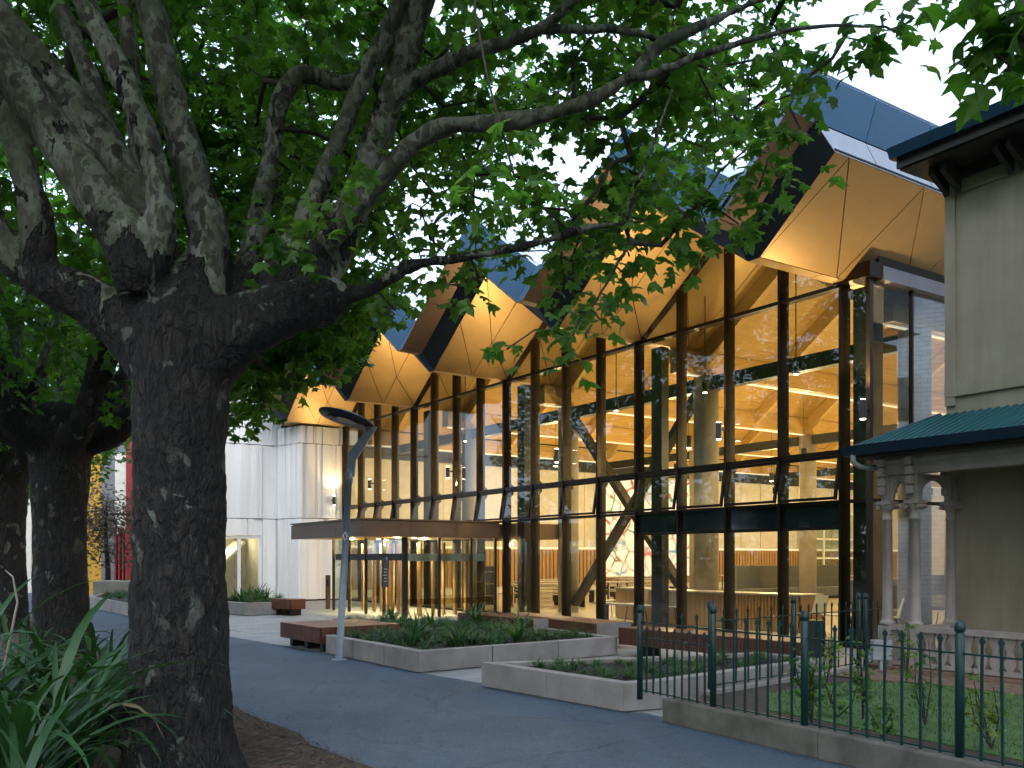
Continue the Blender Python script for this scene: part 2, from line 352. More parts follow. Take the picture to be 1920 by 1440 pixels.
def house_render():
    m, t, p, o = nodes_of('house_render'); v = coords(t)
    c = ramp(t, noise_n(t, v, 1.4, 6, .6), [(0.3, (0.31, 0.262, 0.185)), (0.7, (0.39, 0.335, 0.245))])
    s_ = noise_n(t, coords(t, 'pos', (5, 5, .35)), 1.6, 6, .65)
    c = mix(t, 0.25, c, ramp(t, s_, [(0.34, (0.62, 0.62, 0.58)), (0.55, (1, 1, 1)), (0.75, (1.08,)*3)]), 'MULTIPLY')
    c = mix(t, 0.5, c, ramp(t, noise_n(t, v, 0.45, 4, .6), [(0.35, (0.7, 0.72, 0.66)), (0.62, (1.06, 1.05, 1.03))]), 'MULTIPLY')
    t.links.new(c, p.inputs['Base Color']); p.inputs['Roughness'].default_value = .9
    bump(t, p, noise_n(t, v, 130, 5, .7), .6, .01); return m
M['render'] = house_render()
M['trim'] = plain('house_trim', (0.38, 0.32, 0.295), (0.30, 0.25, 0.23), 0.75, scale=5, bstr=0.25)
M['tealroof'] = plain('teal_roof', (0.007, 0.08, 0.098), (0.005, 0.062, 0.078), 0.4, 0.0, scale=3)
M['gutter'] = plain('gutter_blue', (0.005, 0.03, 0.06), None, 0.35)
M['eave'] = plain('eave_brown', (0.028, 0.022, 0.018), None, 0.7)
M['pvc'] = plain('grey_pipe', (0.3, 0.33, 0.34), None, 0.5)
M['paver'] = plain('brick_paver', (0.22, 0.135, 0.09), (0.15, 0.09, 0.06), 0.85, scale=6, vary=0.25)
M['red'] = plain('red_panel', (0.30, 0.016, 0.018), None, 0.5)
M['yellow'] = plain('yellow_brick', (0.62, 0.34, 0.035), None, 0.7, scale=6, bstr=0.4)
M['grey'] = plain('grey_panel', (0.2, 0.2, 0.21), None, 0.6)
M['fabric'] = plain('grey_fabric', (0.13, 0.14, 0.14), None, 0.95)
M['plastic'] = plain('chair_shell', (0.55, 0.51, 0.44), None, 0.4)
M['tabletop'] = plain('table_top', (0.46, 0.42, 0.35), None, 0.4)
M['blackm'] = plain('black_metal', (0.012, 0.012, 0.012), None, 0.5, 0.2)
M['bulb'] = emit('lamp_glow', (1.0, 0.85, 0.6), 22)
M['strip'] = emit('strip_glow', (1.0, 0.86, 0.62), 0.45)
M['pool'] = plain('sticker_white', (0.7, 0.7, 0.7), None, 0.5)
M['frosted'] = plain('frosted_band', (0.34, 0.26, 0.15), None, 0.6)
M['windowdark'] = plain('dark_window', (0.012, 0.015, 0.018), None, 0.08)
def brickmat(name, a, b, mort, w=0.23, h=0.075):
    m, t, p, o = nodes_of(name); g = t.nodes.new('ShaderNodeTexCoord')
    sp = t.nodes.new('ShaderNodeSeparateXYZ'); t.links.new(g.outputs['Object'], sp.inputs[0])
    cb = t.nodes.new('ShaderNodeCombineXYZ'); t.links.new(math_n(t, 'ADD', sp.outputs[0], sp.outputs[1]), cb.inputs[0]); t.links.new(sp.outputs[2], cb.inputs[1])
    k = t.nodes.new('ShaderNodeTexBrick'); k.inputs['Scale'].default_value = 1; k.inputs['Brick Width'].default_value = w; k.inputs['Row Height'].default_value = h
    k.inputs['Mortar Size'].default_value = 0.008; k.inputs['Color1'].default_value = (*a, 1); k.inputs['Color2'].default_value = (*b, 1); k.inputs['Mortar'].default_value = (*mort, 1)
    t.links.new(cb.outputs[0], k.inputs['Vector']); t.links.new(k.outputs['Color'], p.inputs['Base Color']); p.inputs['Roughness'].default_value = 0.8
    return m
M['wbrick'] = brickmat('white_brick', (0.55, 0.56, 0.58), (0.45, 0.46, 0.48), (0.2, 0.2, 0.2), 0.45, 0.16)
def mural_mat():
    m, t, p, o = nodes_of('glowing_mural'); g = t.nodes.new('ShaderNodeTexCoord'); v = g.outputs['Object']
    w = t.nodes.new('ShaderNodeTexNoise'); w.inputs['Scale'].default_value = 0.9; t.links.new(v, w.inputs['Vector'])
    vw = mix(t, 0.45, v, w.outputs['Color'])
    vo = t.nodes.new('ShaderNodeTexVoronoi'); vo.feature = 'DISTANCE_TO_EDGE'; vo.inputs['Scale'].default_value = 2.3; t.links.new(vw, vo.inputs['Vector'])
    ln = ramp(t, vo.outputs['Distance'], [(0.03, (1,)*3), (0.07, (0,)*3)])
    hue = ramp(t, noise_n(t, v, 0.8, 3, 0.6), [(0.34, (0.05, 0.3, 0.5)), (0.45, (0.6, 0.6, 0.6)), (0.52, (0.5, 0.06, 0.05)), (0.6, (0.05, 0.3, 0.12))])
    base = ramp(t, noise_n(t, v, 0.35, 2, 0.5), [(0.34, (0.05, 0.33, 0.6)), (0.38, (0.85, 0.85, 0.87)), (0.66, (0.85, 0.83, 0.82)), (0.7, (0.42, 0.3, 0.24))])
    c = mix(t, ln, base, hue)
    t.links.new(c, p.inputs['Base Color']); t.links.new(c, p.inputs['Emission Color']); p.inputs['Emission Strength'].default_value = 0.22  # picture emits its own colours, an added glow without a lamp
    p.inputs['Roughness'].default_value = 0.3; return m
M['mural'] = mural_mat()

# ------------------------------------------------------------------ ground, path, plaza, beds
def sheet(name, pts, z, mat, kind='structure', label=None):
    b = MB(); b.add([(x, y, z) for x, y in pts], [tuple(range(len(pts)))])
    o = b.build(name, mat); o['kind'] = kind
    if o.data.polygons[0].normal.z < 0: o.data.flip_normals()
    return o
sheet('ground', [(-600, -300), (600, -300), (600, 900), (-600, 900)], -0.02, M['ground'])
def pl(Y): return -1.09-0.67*(Y-6.95)      # left edge of the footpath
def pr(Y): return 1.256-0.60*(Y-9.38)      # right edge
Ys = [-6, 0, 4, 6, 7, 8, 9, 9.6, 10.5, 12, 14, 17, 21, 27, 40, 70]
left = []
for Y in np.linspace(-6, 70, 150):
    w = 0.05*math.sin(Y*3.1)+0.035*math.sin(Y*7.7+1) + (0.10*noise.noise(Vector((Y*0.9, 3, 0))))
    left.append((pl(Y)+(w if Y < 20 else 0), Y))
right = [(-2.1-0.81*(70-15.26)*0.78, 70), (-10.6, 26.2), (-5.65, 18.4), (-3.1, 15.26), (-1.29, 12.66), (-0.3, 11.5), (1.17, 9.44), (pr(9.38)+0.1, 9.38), (pr(-6)+0.3, -6)]
sheet('plaza', [(x-.3, y) for x, y in right[:-1]]+[(pr(1)-.3, 1), (40, 1), (40, 80), (-30, 80)], -0.004, M['paving'])
sheet('footpath', left+right, 0.006, M['asphalt'])
bedl = [(x, y) for x, y in left]
sheet('mulch_bed', [(x+0.02, y) for x, y in bedl]+[(-60, 70), (-60, -6)], 0.0, M['mulch'])

# ------------------------------------------------------------------ the glass hall with the folded roof
S = 1.368
DU, DN = Vector((-0.5598, 0.8286, 0)), Vector((0.8286, 0.5598, 0))
P0 = Vector((5.95, 16.45, 0))
def B(u, n, z): return P0+DU*u+DN*n+Vector((0, 0, z))
UE, NE = 24.0, 42.0                           # far end wall and depth of the hall
ZV, ZR, UEND, ZEND = 6.52, 8.37, -1.573, 7.72
UC = -0.39*S                                  # glass corner
hall = thing('glass_hall', B(8, 0, 0), 'glass fronted hall with folded brass zigzag roof, lit warm inside', 'building')
nodes_z = []                                  # (u, z) of the soffit zigzag
for k in (16, 12, 8, 4, 0):
    if k < 16: nodes_z.append((k*S+0.13, ZV))
    else: nodes_z.append((k*S+0.9, ZV))
    nodes_z.append((k*S-0.13, ZV))
    if k > 0: nodes_z.append(((k-2)*S, ZR))
nodes_z.append((UEND, ZEND))
def zs(u):
    for (u1, z1), (u0, z0) in zip(nodes_z, nodes_z[1:]):
        if u0 <= u <= u1: return z0+(z1-z0)*(u-u0)/(u1-u0)
    return ZV
NO = -2.36                                    # overhang
backing = MB()
for (u1, z1), (u0, z0) in zip(nodes_z, nodes_z[1:]):
    backing.hexa([B(u1, NO, z1+0.03), B(u0, NO, z0+0.03), B(u0, NE, z0+0.03), B(u1, NE, z1+0.03)],
                 [B(u1, NO, z1+0.06), B(u0, NO, z0+0.06), B(u0, NE, z0+0.06), B(u1, NE, z1+0.06)])
backing.build('soffit_backing', M['joint'], hall)
def inset(poly, g):
    c = sum(poly, Vector())/len(poly); n = len(poly); out = []
    nr = (poly[1]-poly[0]).cross(poly[2]-poly[0]).normalized()
    for i in range(n):
        p, a, b = poly[i], poly[i-1], poly[(i+1) % n]
        e1 = (p-a).normalized(); e2 = (b-p).normalized()
        n1 = nr.cross(e1); n2 = nr.cross(e2)
        if n1.dot(c-p) < 0: n1 = -n1
        if n2.dot(c-p) < 0: n2 = -n2
        k = 1+n1.dot(n2); out.append(p+(n1+n2)*(g/max(k, 0.35)))
    return out
def panel(name, poly, mat, parent, th=0.02, gap=0.011, up=True):
    q = inset([Vector(p) for p in poly], gap)
    nr = (q[1]-q[0]).cross(q[2]-q[0]).normalized()
    if (nr.z < 0) == up: nr = -nr
    return MB().prism(q, nr*th).build(name, mat, parent)
def slope_panels(u1, z1, u0, z0):             # valley (u1) to ridge (u0): joints as in the photo
    NI = 1.5
    def q(a, b): return B(u1+(u0-u1)*b, NO+(NI-NO)*a, z1+(z0-z1)*b)
    c = 0.50
    polys = [[(0, 0), (c*0.62, 0), (0, 0.52)],
             [(c*0.62, 0), (c*0.62, 0.37), (0, 1), (0, 0.52)],
             [(c*0.62, 0), (0.61, 0), (c*0.62, 0.37)],
             [(c*0.62, 0.37), (c*0.62, 1), (0, 1)],
             [(0.61, 0), (0.61, 1), (c*0.62, 1), (c*0.62, 0.37)],
             [(0.61, 0), (1, 0), (0.61, 0.55)], [(1, 0), (1, 1), (0.61, 1), (0.61, 0.55)]]
    for p in polys: panel('soffit_panel', [q(a, b) for a, b in p], M['brass'], hall)
segs = list(zip(nodes_z, nodes_z[1:]))
for (u1, z1), (u0, z0) in segs:
    if abs(z1-z0) < 0.01:                     # flat valley bottom
        for n0, n1 in ((NO, -0.75), (-0.75, 1.5)):
            panel('soffit_panel', [B(u1, n0, z1), B(u0, n0, z0), B(u0, n1, z0), B(u1, n1, z1)], M['brass'], hall)
    elif u0 != UEND:
        if z0 > z1: slope_panels(u1, z1, u0, z0)
        else: slope_panels(u0, z0, u1, z1)
    else:                                     # long near slope down the side of the hall
        L = [NO+2.0*i for i in range(0, 22)]
        for i in range(len(L)-1):
            a0, a1 = L[i], L[i+1]
            def q(n, b): return B(u1+(u0-u1)*b, n, z1+(z0-z1)*b)
            panel('soffit_panel', [q(a0, 0), q(a1, 0), q(a0+0.35, 1)], M['brass'], hall)
            panel('soffit_panel', [q(a1, 0), q(a1+0.35, 1), q(a0+0.35, 1)], M['brass'], hall)
        panel('soffit_panel', [q(NO, 0), q(NO+0.35, 1), q(NO, 1)], M['brass'], hall)
# fascias: black undercut, bronze underside and blue leaning edge along the zigzag front; reflections painted into the colours
F1, F2, F3 = (NO-0.34, 0.40), (NO-0.94, 0.43), (NO-0.42, 1.30)
for (u1, z1), (u0, z0) in segs:
    rising = z0 > z1+0.01; flat = abs(z0-z1) < 0.01
    m1 = M['black_refl'] if rising else M['teal']
    nseg = 1 if flat else 2
    last = u0 == UEND
    for i in range(nseg):
        def P(f, n, dz, e):
            uu = u1+(u0+e-u1)*f; return B(uu, n, z1+(z0-z1)*f+dz)
        fa, fb = i/nseg, (i+1)/nseg
        prof = [(NO, 0.0, 0), F1+(0.10 if last else 0,), F2+(0.10 if last else 0,), F3+(0.25 if last else 0,)]
        for (n0, d0, s0), (n1, d1, s1), mt, th in zip(prof, prof[1:], (m1, M['bronze'], M['teal']), (DN*.03, Vector((0, 0, .03)), DN*.03)):
            poly = [P(fa, n0, d0, s0), P(fb, n0, d0, s0), P(fb, n1, d1, s1), P(fa, n1, d1, s1)]
            MB().prism(inset(poly, 0.008), th).build('fascia_panel', mt, hall)
        eb = .36 if last else 0
        back = [P(fa, NO+.04, .02, eb), P(fb, NO+.04, .02, eb), P(fb, F3[0]+.05, 1.27, eb), P(fa, F3[0]+.05, 1.27, eb)]
        MB().prism(back, DN*.03).build('fascia_backing', M['joint'], hall)
# near end: silver chamfer, sky reflection painted in, and blue leaning facet running back along the side
L = [NO-0.34]+[NO+0.9+1.55*i for i in range(0, 28)]
L2 = [NO-0.94]+L
for i in range(len(L)-1):
    a0, a1 = L[i], L[i+1]
    a00 = NO if i == 0 else a0+0.2
    p = [B(UEND, a00, ZEND), B(UEND, a1+0.2, ZEND), B(UEND+0.10, a1, ZEND+0.40), B(UEND+0.10, a0, ZEND+0.40)]
    MB().prism(inset(p, 0.008), DU*0.03).build('fascia_panel', M['silver'], hall)
for i in range(len(L2)-1):
    a0, a1 = L2[i], L2[i+1]
    p = [B(UEND+0.10, a0, ZEND+0.41), B(UEND+0.10, a1, ZEND+0.41), B(UEND+0.25, a1+0.52, ZEND+1.30), B(UEND+0.25, a0+0.52, ZEND+1.30)]
    MB().prism(inset(p, 0.008), DU*0.03).build('fascia_panel', M['teal'], hall)
    p = [B(UEND+0.25, a0+0.52, ZEND+1.31), B(UEND+0.25, a1+0.52, ZEND+1.31), B(UEND+0.33, a1+0.52, ZEND+1.40), B(UEND+0.33, a0+0.52, ZEND+1.40)]
    MB().prism(inset(p, 0.006), DU*0.02).build('roof_capping', M['teal'], hall)
F2 = (NO-0.42, 1.30)
# roof sheet with standing seams
for (u1, z1), (u0, z0) in segs:
    if abs(z1-z0) < 0.01: 
        MB().hexa([B(u1, F2[0]+0.04, z1+1.15), B(u0, F2[0]+0.04, z0+1.15), B(u0, NE, z0+1.15), B(u1, NE, z1+1.15)],
                  [B(u1, F2[0]+0.04, z1+1.19), B(u0, F2[0]+0.04, z0+1.19), B(u0, NE, z0+1.19), B(u1, NE, z1+1.19)]).build('roof_gutter', M['roofw'], hall); continue
    ee = 0.3 if u0 == UEND else 0
    r = MB().hexa([B(u1, F2[0]+0.04, z1+1.18), B(u0+ee, F2[0]+0.04, z0+1.18), B(u0+ee, NE, z0+1.18), B(u1, NE, z1+1.18)],
                  [B(u1, F2[0]+0.04, z1+1.22), B(u0+ee, F2[0]+0.04, z0+1.22), B(u0+ee, NE, z0+1.22), B(u1, NE, z1+1.22)]).build('roof_slope', M['roofw'], hall)
    sm = MB()
    for i in range(40):
        n = F2[0]+0.3+0.45*i
        sm.bar(B(u1, n, z1+1.24), B(u0+ee, n, z0+1.24), 0.03, 0.05)
    o = sm.build('standing_seam', M['roofw'], r); o['kind'] = 'stuff'
# mullions, transoms, panes
Z0, Z1, Z2, Z3 = 0.06, 2.6, 3.49, 6.48
ZSP = 2.13
for k in range(0, 17):
    u = k*S; top = min(zs(u)-0.02, 8.4)
    MB().box(u-0.026, u+0.026, -0.10, 0.03, 0.0, top, B).build('mullion', M['mull'], hall)
    MB().box(u-0.026, u+0.026, 0.0302, 0.17, 0.0, top, B).build('mullion', M['mullin'], hall)
for z, h in ((Z3, 0.07), (Z2, 0.09), (Z1, 0.06)):
    for k in range(0, 16):
        MB().box(k*S+0.031, (k+1)*S-0.031, -0.07, 0.12, z-h/2, z+h/2, B).build('transom', M['mull'], hall)
MB().box(UC, 16*S, -0.12, 0.35, 0.0, 0.058, B).build('sill', M['mull'], hall)
def pane(corners, mat=None, name='pane'):
    return MB().prism(corners, DN*0.012).build(name, mat or M['glass'], hall)
for k in range(16):
    u0, u1 = k*S+0.031, (k+1)*S-0.031
    lowtop = ZSP-0.03 if k < 4 else Z1-0.03
    if k < 8 or k >= 12:
        pane([B(u0, 0, Z0), B(u1, 0, Z0), B(u1, 0, lowtop), B(u0, 0, lowtop)])
    if k < 4:
        MB().box(u0, u1, -0.02, 0.1, ZSP+0.03, Z1-0.03, B).build('spandrel', M['spandrel'], hall)
        MB().box(u0, u1, -0.06, 0.1, ZSP-0.03, ZSP+0.03, B).build('transom', M['mull'], hall)
    # opened awning sash between the lower and middle transoms
    a, b = Z2-0.045, Z1+0.035
    t = 0.0 if k in (4, 12) else -0.13
    fr = MB()
    for p, q in ((B(u0+.03, t-.02, b+.03), B(u1-.03, t-.02, b+.03)), (B(u0+.03, -.02, a-.03), B(u1-.03, -.02, a-.03)), (B(u0+.03, t-.02, b), B(u0+.03, -.02, a)), (B(u1-.03, t-.02, b), B(u1-.03, -.02, a))):
        fr.bar(p, q, 0.05, 0.05)
    sash = fr.build('awning_sash', M['mull'], hall)
    MB().prism([B(u0+.055, t-.02, b+.055), B(u1-.055, t-.02, b+.055), B(u1-.055, -.02, a-.055), B(u0+.055, -.02, a-.055)], DN*0.01).build('pane', M['glass'], sash)
    # chain opener box
    MB().prism([B(u0+.02, 0.12, Z2-0.30), B(u0+.02, 0.30, Z2-0.12), B(u0+.02, 0.30, Z2+0.12), B(u0+.02, 0.12, Z2+0.22)], DU*0.06).build('opener_box', M['dark'], hall)
    pane([B(u0, 0, Z2+0.046), B(u1, 0, Z2+0.046), B(u1, 0, Z3-0.036), B(u0, 0, Z3-0.036)])
    t0, t1 = zs(u0)-0.03, zs(u1)-0.03
    if max(t0, t1) > Z3+0.12:
        pane([B(u0, 0, Z3+0.036), B(u1, 0, Z3+0.036), B(u1, 0, max(t1, Z3+0.05)), B(u0, 0, max(t0, Z3+0.05))])
    MB().bar(B(u0, 0.0, zs(u0)-0.02), B(u1, 0.0, zs(u1)-0.02), 0.16, 0.07).build('rake_frame', M['mull'], hall)
# corner bay and side glazing
MB().box(UC-0.05, UC+0.03, -0.06, 0.04, 0, 6.7, B).build('corner_mullion', M['mullin'], hall)
for za, zb in ((Z0, Z1-0.03), (Z1+0.03, Z2-0.03), (Z2+0.03, 6.46)):
    pane([B(UC+0.03, 0, za), B(-0.03, 0, za), B(-0.03, 0, zb), B(UC+0.03, 0, zb)])
MB().box(UC+0.03, -0.03, -0.05, 0.1, Z1-0.03, Z1+0.03, B).build('transom', M['mull'], hall)
MB().box(UC+0.12, -0.12, 0.12, 0.40, 0, 6.4, B).build('corner_post', M['dark'], hall)
MB().box(UC-0.12, 0.1, -0.16, 0.2, 6.48, 6.74, B).build('head_box', M['mull'], hall)
MB().box(UC-0.14, UC+0.2, 0.2, NE, 6.46, 6.70, B).build('head_box', M['silver'], hall)
MB().box(UC-0.05, UC+0.2, 0.2, NE, 6.70, 6.95, B).build('head_recess', M['joint'], hall)
SD = 1.25
for i in range(0, 26):
    n0, n1 = i*SD+0.03, (i+1)*SD-0.03
    MB().box(UC-0.03, UC+0.03, n1, n1+0.06, 0, 6.46, B).build('mullion', M['mull'], hall)
    for za, zb in ((Z0, Z1-0.03), (Z1+0.03, 6.46)):
        MB().prism([B(UC, n0, za), B(UC, n1, za), B(UC, n1, zb), B(UC, n0, zb)], DU*0.012).build('pane', M['glasss'], hall)
    MB().box(UC-0.05, UC+0.05, n0, n1, Z1-0.03, Z1+0.03, B).build('transom', M['mull'], hall)
# structure inside
tag(MB().box(UC+0.1, UE, 0.36, NE, -0.1, 0.004, B).build('hall_floor', M['floor']), kind='structure')
for k in (0, 4, 8, 12):
    MB().box(k*S-0.42, k*S-0.08, 0.34, 0.56, 0.005, 6.4, B).build('wind_post', M['dark'], hall)
for n in (2.2, 13.0, 24.0):
    for k in (0, 4, 8, 12):
        c = B(k*S, n, 0.005); MB().lathe([(0.30, 0), (0.30, 5.95)], c, 28).build('column', M['conc'], hall, True)
    MB().box(-0.2, 16*S, n-0.13, n+0.13, 5.62, 5.94, B).build('steel_beam', M['dark'], hall)
def brace(a, b): MB().bar(a, b, 0.16, 0.26, up=DN).build('steel_brace', M['dark'], hall)
for ka, kb in ((8, 4),):
    brace(B(ka*S-0.3, 2.2, 5.6), B(kb*S+0.3, 2.2, 0.25)); brace(B(kb*S+0.3, 2.22, 5.6), B(ka*S-0.3, 2.22, 0.25))
# timber ceiling following the folds
raf = {}
for (u1, z1), (u0, z0) in segs:
    if abs(z1-z0) < 0.01:
        u = (u0+u1)/2
        for i in range(14):
            n0 = 1.2+i*2.9
            MB().box(u-0.2, u+0.2, n0, n0+2.88, 5.98, ZV-0.01, B).build('valley_beam', M['ply'], hall)
        MB().box(u-0.03, u+0.03, 1.3, NE-0.2, 5.945, 5.975, B).build('light_strip', M['strip'], hall)
        continue
    if u0 == UEND: continue
    for i in range(14):
        n0 = 1.5+i*2.9
        panel('ceiling_panel', [B(u1, n0, z1-0.01), B(u0, n0, z0-0.01), B(u0, n0+2.9, z0-0.01), B(u1, n0+2.9, z1-0.01)], M['ply'], hall, 0.02, 0.005)
    key = (round(u1-u0, 3), round(z1-z0, 3))
    if key not in raf:
        b = MB().hexa([DU*0-DN*0.08, DU*(u0-u1)-DN*0.08+Vector((0, 0, z0-z1)), DU*(u0-u1)+DN*0.08+Vector((0, 0, z0-z1)), DN*0.08],
                      [-DN*0.08-Vector((0, 0, .42)), DU*(u0-u1)-DN*0.08+Vector((0, 0, z0-z1-.42)), DU*(u0-u1)+DN*0.08+Vector((0, 0, z0-z1-.42)), DN*0.08-Vector((0, 0, .42))])
        me = b.mesh('rafter'); me.materials.append(M['glulam']); raf[key] = me
    for i in range(15):
        link('rafter', raf[key], hall, B(u1, 1.9+i*2.73, z1-0.03)-hall.location)
# end wall of the hall: timber slats below, pale ribbed panels above
MB().box(UE, UE+0.3, 0.2, NE, 0, 8.6, B).build('end_wall', M['cream'], hall)
MB().box(UC+0.1, UE, NE, NE+0.3, 0, 8.6, B).build('back_wall', M['cream'], hall)
sl = MB()
for i in range(180):
    n = 1.0+i*0.22; sl.box(UE-0.10, UE-0.02, n, n+0.15, 0.3, 1.95, B)
tag(sl.build('wall_slats', M['slat'], hall), kind='stuff')
for i in range(26):
    n = 0.8+i*1.55; d = 0.03+0.05*random.random()
    MB().box(UE-d, UE-0.005, n, n+1.5, 2.1, 5.6, B).build('wall_panel', M['cream'], hall)
MB().box(UE-0.25, UE-0.004, 0.6, NE-0.1, 5.65, 6.1, B).build('wall_bulkhead', M['dark'], hall)
MB().box(UE-0.06, UE-0.015, 0.6, NE-0.1, 2.0, 2.06, B).build('light_strip', M['strip'], hall)
# wall washers on the mullions (lit)
def washer(p, out, label, power=1.0, up=True):
    t = thing('wall_lamp', p, label, 'wall lamp', 'up and down lamps on the mullions')
    MB().bar(p, p+out*0.14, 0.05, 0.05).build('bracket', M['lamp'], t)
    c = p+out*0.17
    MB().lathe([(0.055, -0.20), (0.062, -0.19), (0.062, 0.12), (0.055, 0.13)], c, 14).build('lamp_body', M['lamp'], t, False)
    MB().lathe([(0.045, -0.212), (0.045, -0.205)], c, 12).build('lens', M['bulb'], t)
    MB().lathe([(0.045, 0.132), (0.045, 0.139)], c, 12).build('lens', M['bulb'], t)
    for s, e in ((1, 250*power), (-1, 45*power)):
        if s == 1 and not up: continue
        l = bpy.data.lights.new('lamp_light', 'SPOT'); l.energy = e; l.color = (1.0, 0.69, 0.34)
        l.spot_size = math.radians(112 if s == 1 else 70); l.spot_blend = 0.9; l.shadow_soft_size = 0.06
        o = bpy.data.objects.new('lamp_light', l); col.objects.link(o); o.parent = t
        o.location = out*0.22+Vector((0, 0, 0.17 if s == 1 else -0.24))
        d = Vector((0, 0, s))+out*(0.10 if s == 1 else 0.05)
        o.rotation_euler = (-d).to_track_quat('Z', 'Y').to_euler()
    return t
for k, nm in ((2, 'grey cylinder lamp on the mullion under the second gable from the house'), (6, 'grey cylinder lamp on the mullion behind the hanging leaf sprays'), (10, 'grey cylinder lamp on the mullion above the entrance canopy'), (14, 'grey cylinder lamp on the mullion beside the street lamp head')):
    washer(B(k*S, -0.105, 4.2), -DN, nm)
washer(B(UC, -0.065, 4.2), (-DN-DU*0.2).normalized(), 'grey cylinder lamp on the glass corner above the veranda', 0.75)

# ------------------------------------------------------------------ entrance canopy and glass lobby
can = thing('entrance_canopy', B(10, -2.2, 0), 'flat brown metal canopy over the glass entrance lobby', 'canopy')
ua, ub, na = 8*S+0.1, 8*S+5.0, -4.32
MB().box(ua+0.02, ub-0.02, na+0.02, -0.14, 2.17, 2.56, B).build('canopy_core', M['bronze'], can)
fcm = plain('canopy_fascia', (0.16, 0.105, 0.07), None, 0.5, 0.45, vary=0.05)
for i in range(3):
    MB().box(ua-0.01, ua+0.015, na+i*1.4+0.006, na+(i+1)*1.4-0.006, 2.13, 2.53, B).build('fascia_panel', fcm, can)
for i in range(3):
    MB().box(ua+i*1.64+0.006, ua+(i+1)*1.64-0.006, na-0.01, na+0.015, 2.13, 2.53, B).build('fascia_panel', fcm, can)
MB().box(ua-0.03, ub+0.02, na-0.03, -0.14, 2.562, 2.60, B).build('roof_capping', fcm, can)
MB().box(ua+0.03, ub-0.03, na+0.03, -0.15, 2.135, 2.165, B).build('ceiling', M['brass'], can)
MB().box(ua+0.0, ub-0.03, 0.4, 2.6, 2.14, 2.56, B).build('inner_canopy', fcm, can)
lob = thing('entrance_lobby', B(10, -1.5, 0), 'glass entrance lobby with timber fins under the brown canopy', 'lobby')
nb = -3.0
for a, b_ in ((ua+0.15, ua+0.21),):
    for n in (nb, nb+1.0, nb+2.0, -0.2):
        MB().box(a, b_, n, n+0.07, 0, 2.13, B).build('post', M['dark'], lob)
for i in range(5):
    u = ua+0.15+i*1.15
    MB().box(u+0.0, u+0.05, nb-0.08, nb-0.005, 0, 2.13, B).build('post', M['dark'], lob)
    if i < 4: MB().prism([B(u+.06, nb-0.04, 0.03), B(u+1.14, nb-0.04, 0.03), B(u+1.14, nb-0.04, 2.12), B(u+.06, nb-0.04, 2.12)], DN*0.012).build('pane', M['glassg'], lob)
for i in range(3):
    n = nb+0.075+i*1.0
    MB().prism([B(ua+0.18, n, 0.03), B(ua+0.18, n+0.9, 0.03), B(ua+0.18, n+0.9, 2.12), B(ua+0.18, n, 2.12)], DU*0.012).build('pane', M['glassg'], lob)
MB().box(ua+0.3, ub-0.3, nb-0.06, nb+0.1, 1.52, 1.70, B).build('door_header', M['blackm'], lob)
MB().box(ua+0.3, ua+0.38, nb+0.12, -0.4, 1.50, 1.70, B).build('door_header', M['conc'], lob)
fin = MB().box(-0.03, 0.03, -0.05, 0.05, 0.02, 2.0).mesh('timber_fin'); fin.materials.append(M['slat'])
for i in range(22):
    u, n = (ua+0.5+random.random()*4.2, nb+0.35+random.random()*0.5) if i < 16 else (ua+0.45+0.25*random.random(), nb+0.3+0.35*(i-16))
    link('timber_fin', fin, lob, B(u, n, 0)-lob.location, (0, 0, ROTB+random.random()*0.4))
sg = MB().box(ua+1.0, ua+1.4, nb-0.075, nb-0.06, 0.8, 1.62, B).build('sign', plain('sign_slate', (0.05, 0.06, 0.065), None, 0.5), lob)
for i, w in enumerate((0.06, 0.2, 0.2, 0.24, 0.2, 0.22)):
    z = 1.52-(0.16 if i else 0)-i*0.085
    MB().box(ua+1.06, ua+1.06+w, nb-0.079, nb-0.0755, z, z+(0.09 if i == 0 else 0.02), B).build('lettering', M['pool'], sg)
MB().box(ua+0.16, ua+0.2, nb, -0.3, 0.35, 0.5, B).build('frosted_band', glass('frost_glass', (0.8, 0.72, 0.55), 1.2, 0.2), lob)
for i in range(4):
    l = bpy.data.lights.new('canopy_downlight', 'SPOT'); l.energy = 300; l.color = (1, 0.76, 0.44); l.spot_size = math.radians(110); l.spot_blend = 0.6; l.shadow_soft_size = 0.05
    o = bpy.data.objects.new('canopy_downlight', l); col.objects.link(o); o.parent = can; o.location = B(ua+0.8+1.1*i, -1.6 if i % 2 else -2.4, 2.1)-can.location
    MB().lathe([(0.06, 0), (0.06, 0.012)], B(ua+0.8+1.1*i, -1.6 if i % 2 else -2.4, 2.122), 12).build('downlight', M['bulb'], can)

for i in range(3):
    l = bpy.data.lights.new('lobby_light', 'POINT'); l.energy = 42; l.color = (1, 0.74, 0.42); l.shadow_soft_size = .08
    o = bpy.data.objects.new('lobby_light', l); col.objects.link(o); o.parent = lob; o.location = B(ua+0.9+1.5*i, nb+0.15 if i != 1 else -1.2, 2.0)-lob.location
    MB().lathe([(0.05, 0), (0.05, 0.012)], B(ua+0.9+1.5*i, nb+0.15 if i != 1 else -1.2, 2.122), 12).build('downlight', M['bulb'], lob)
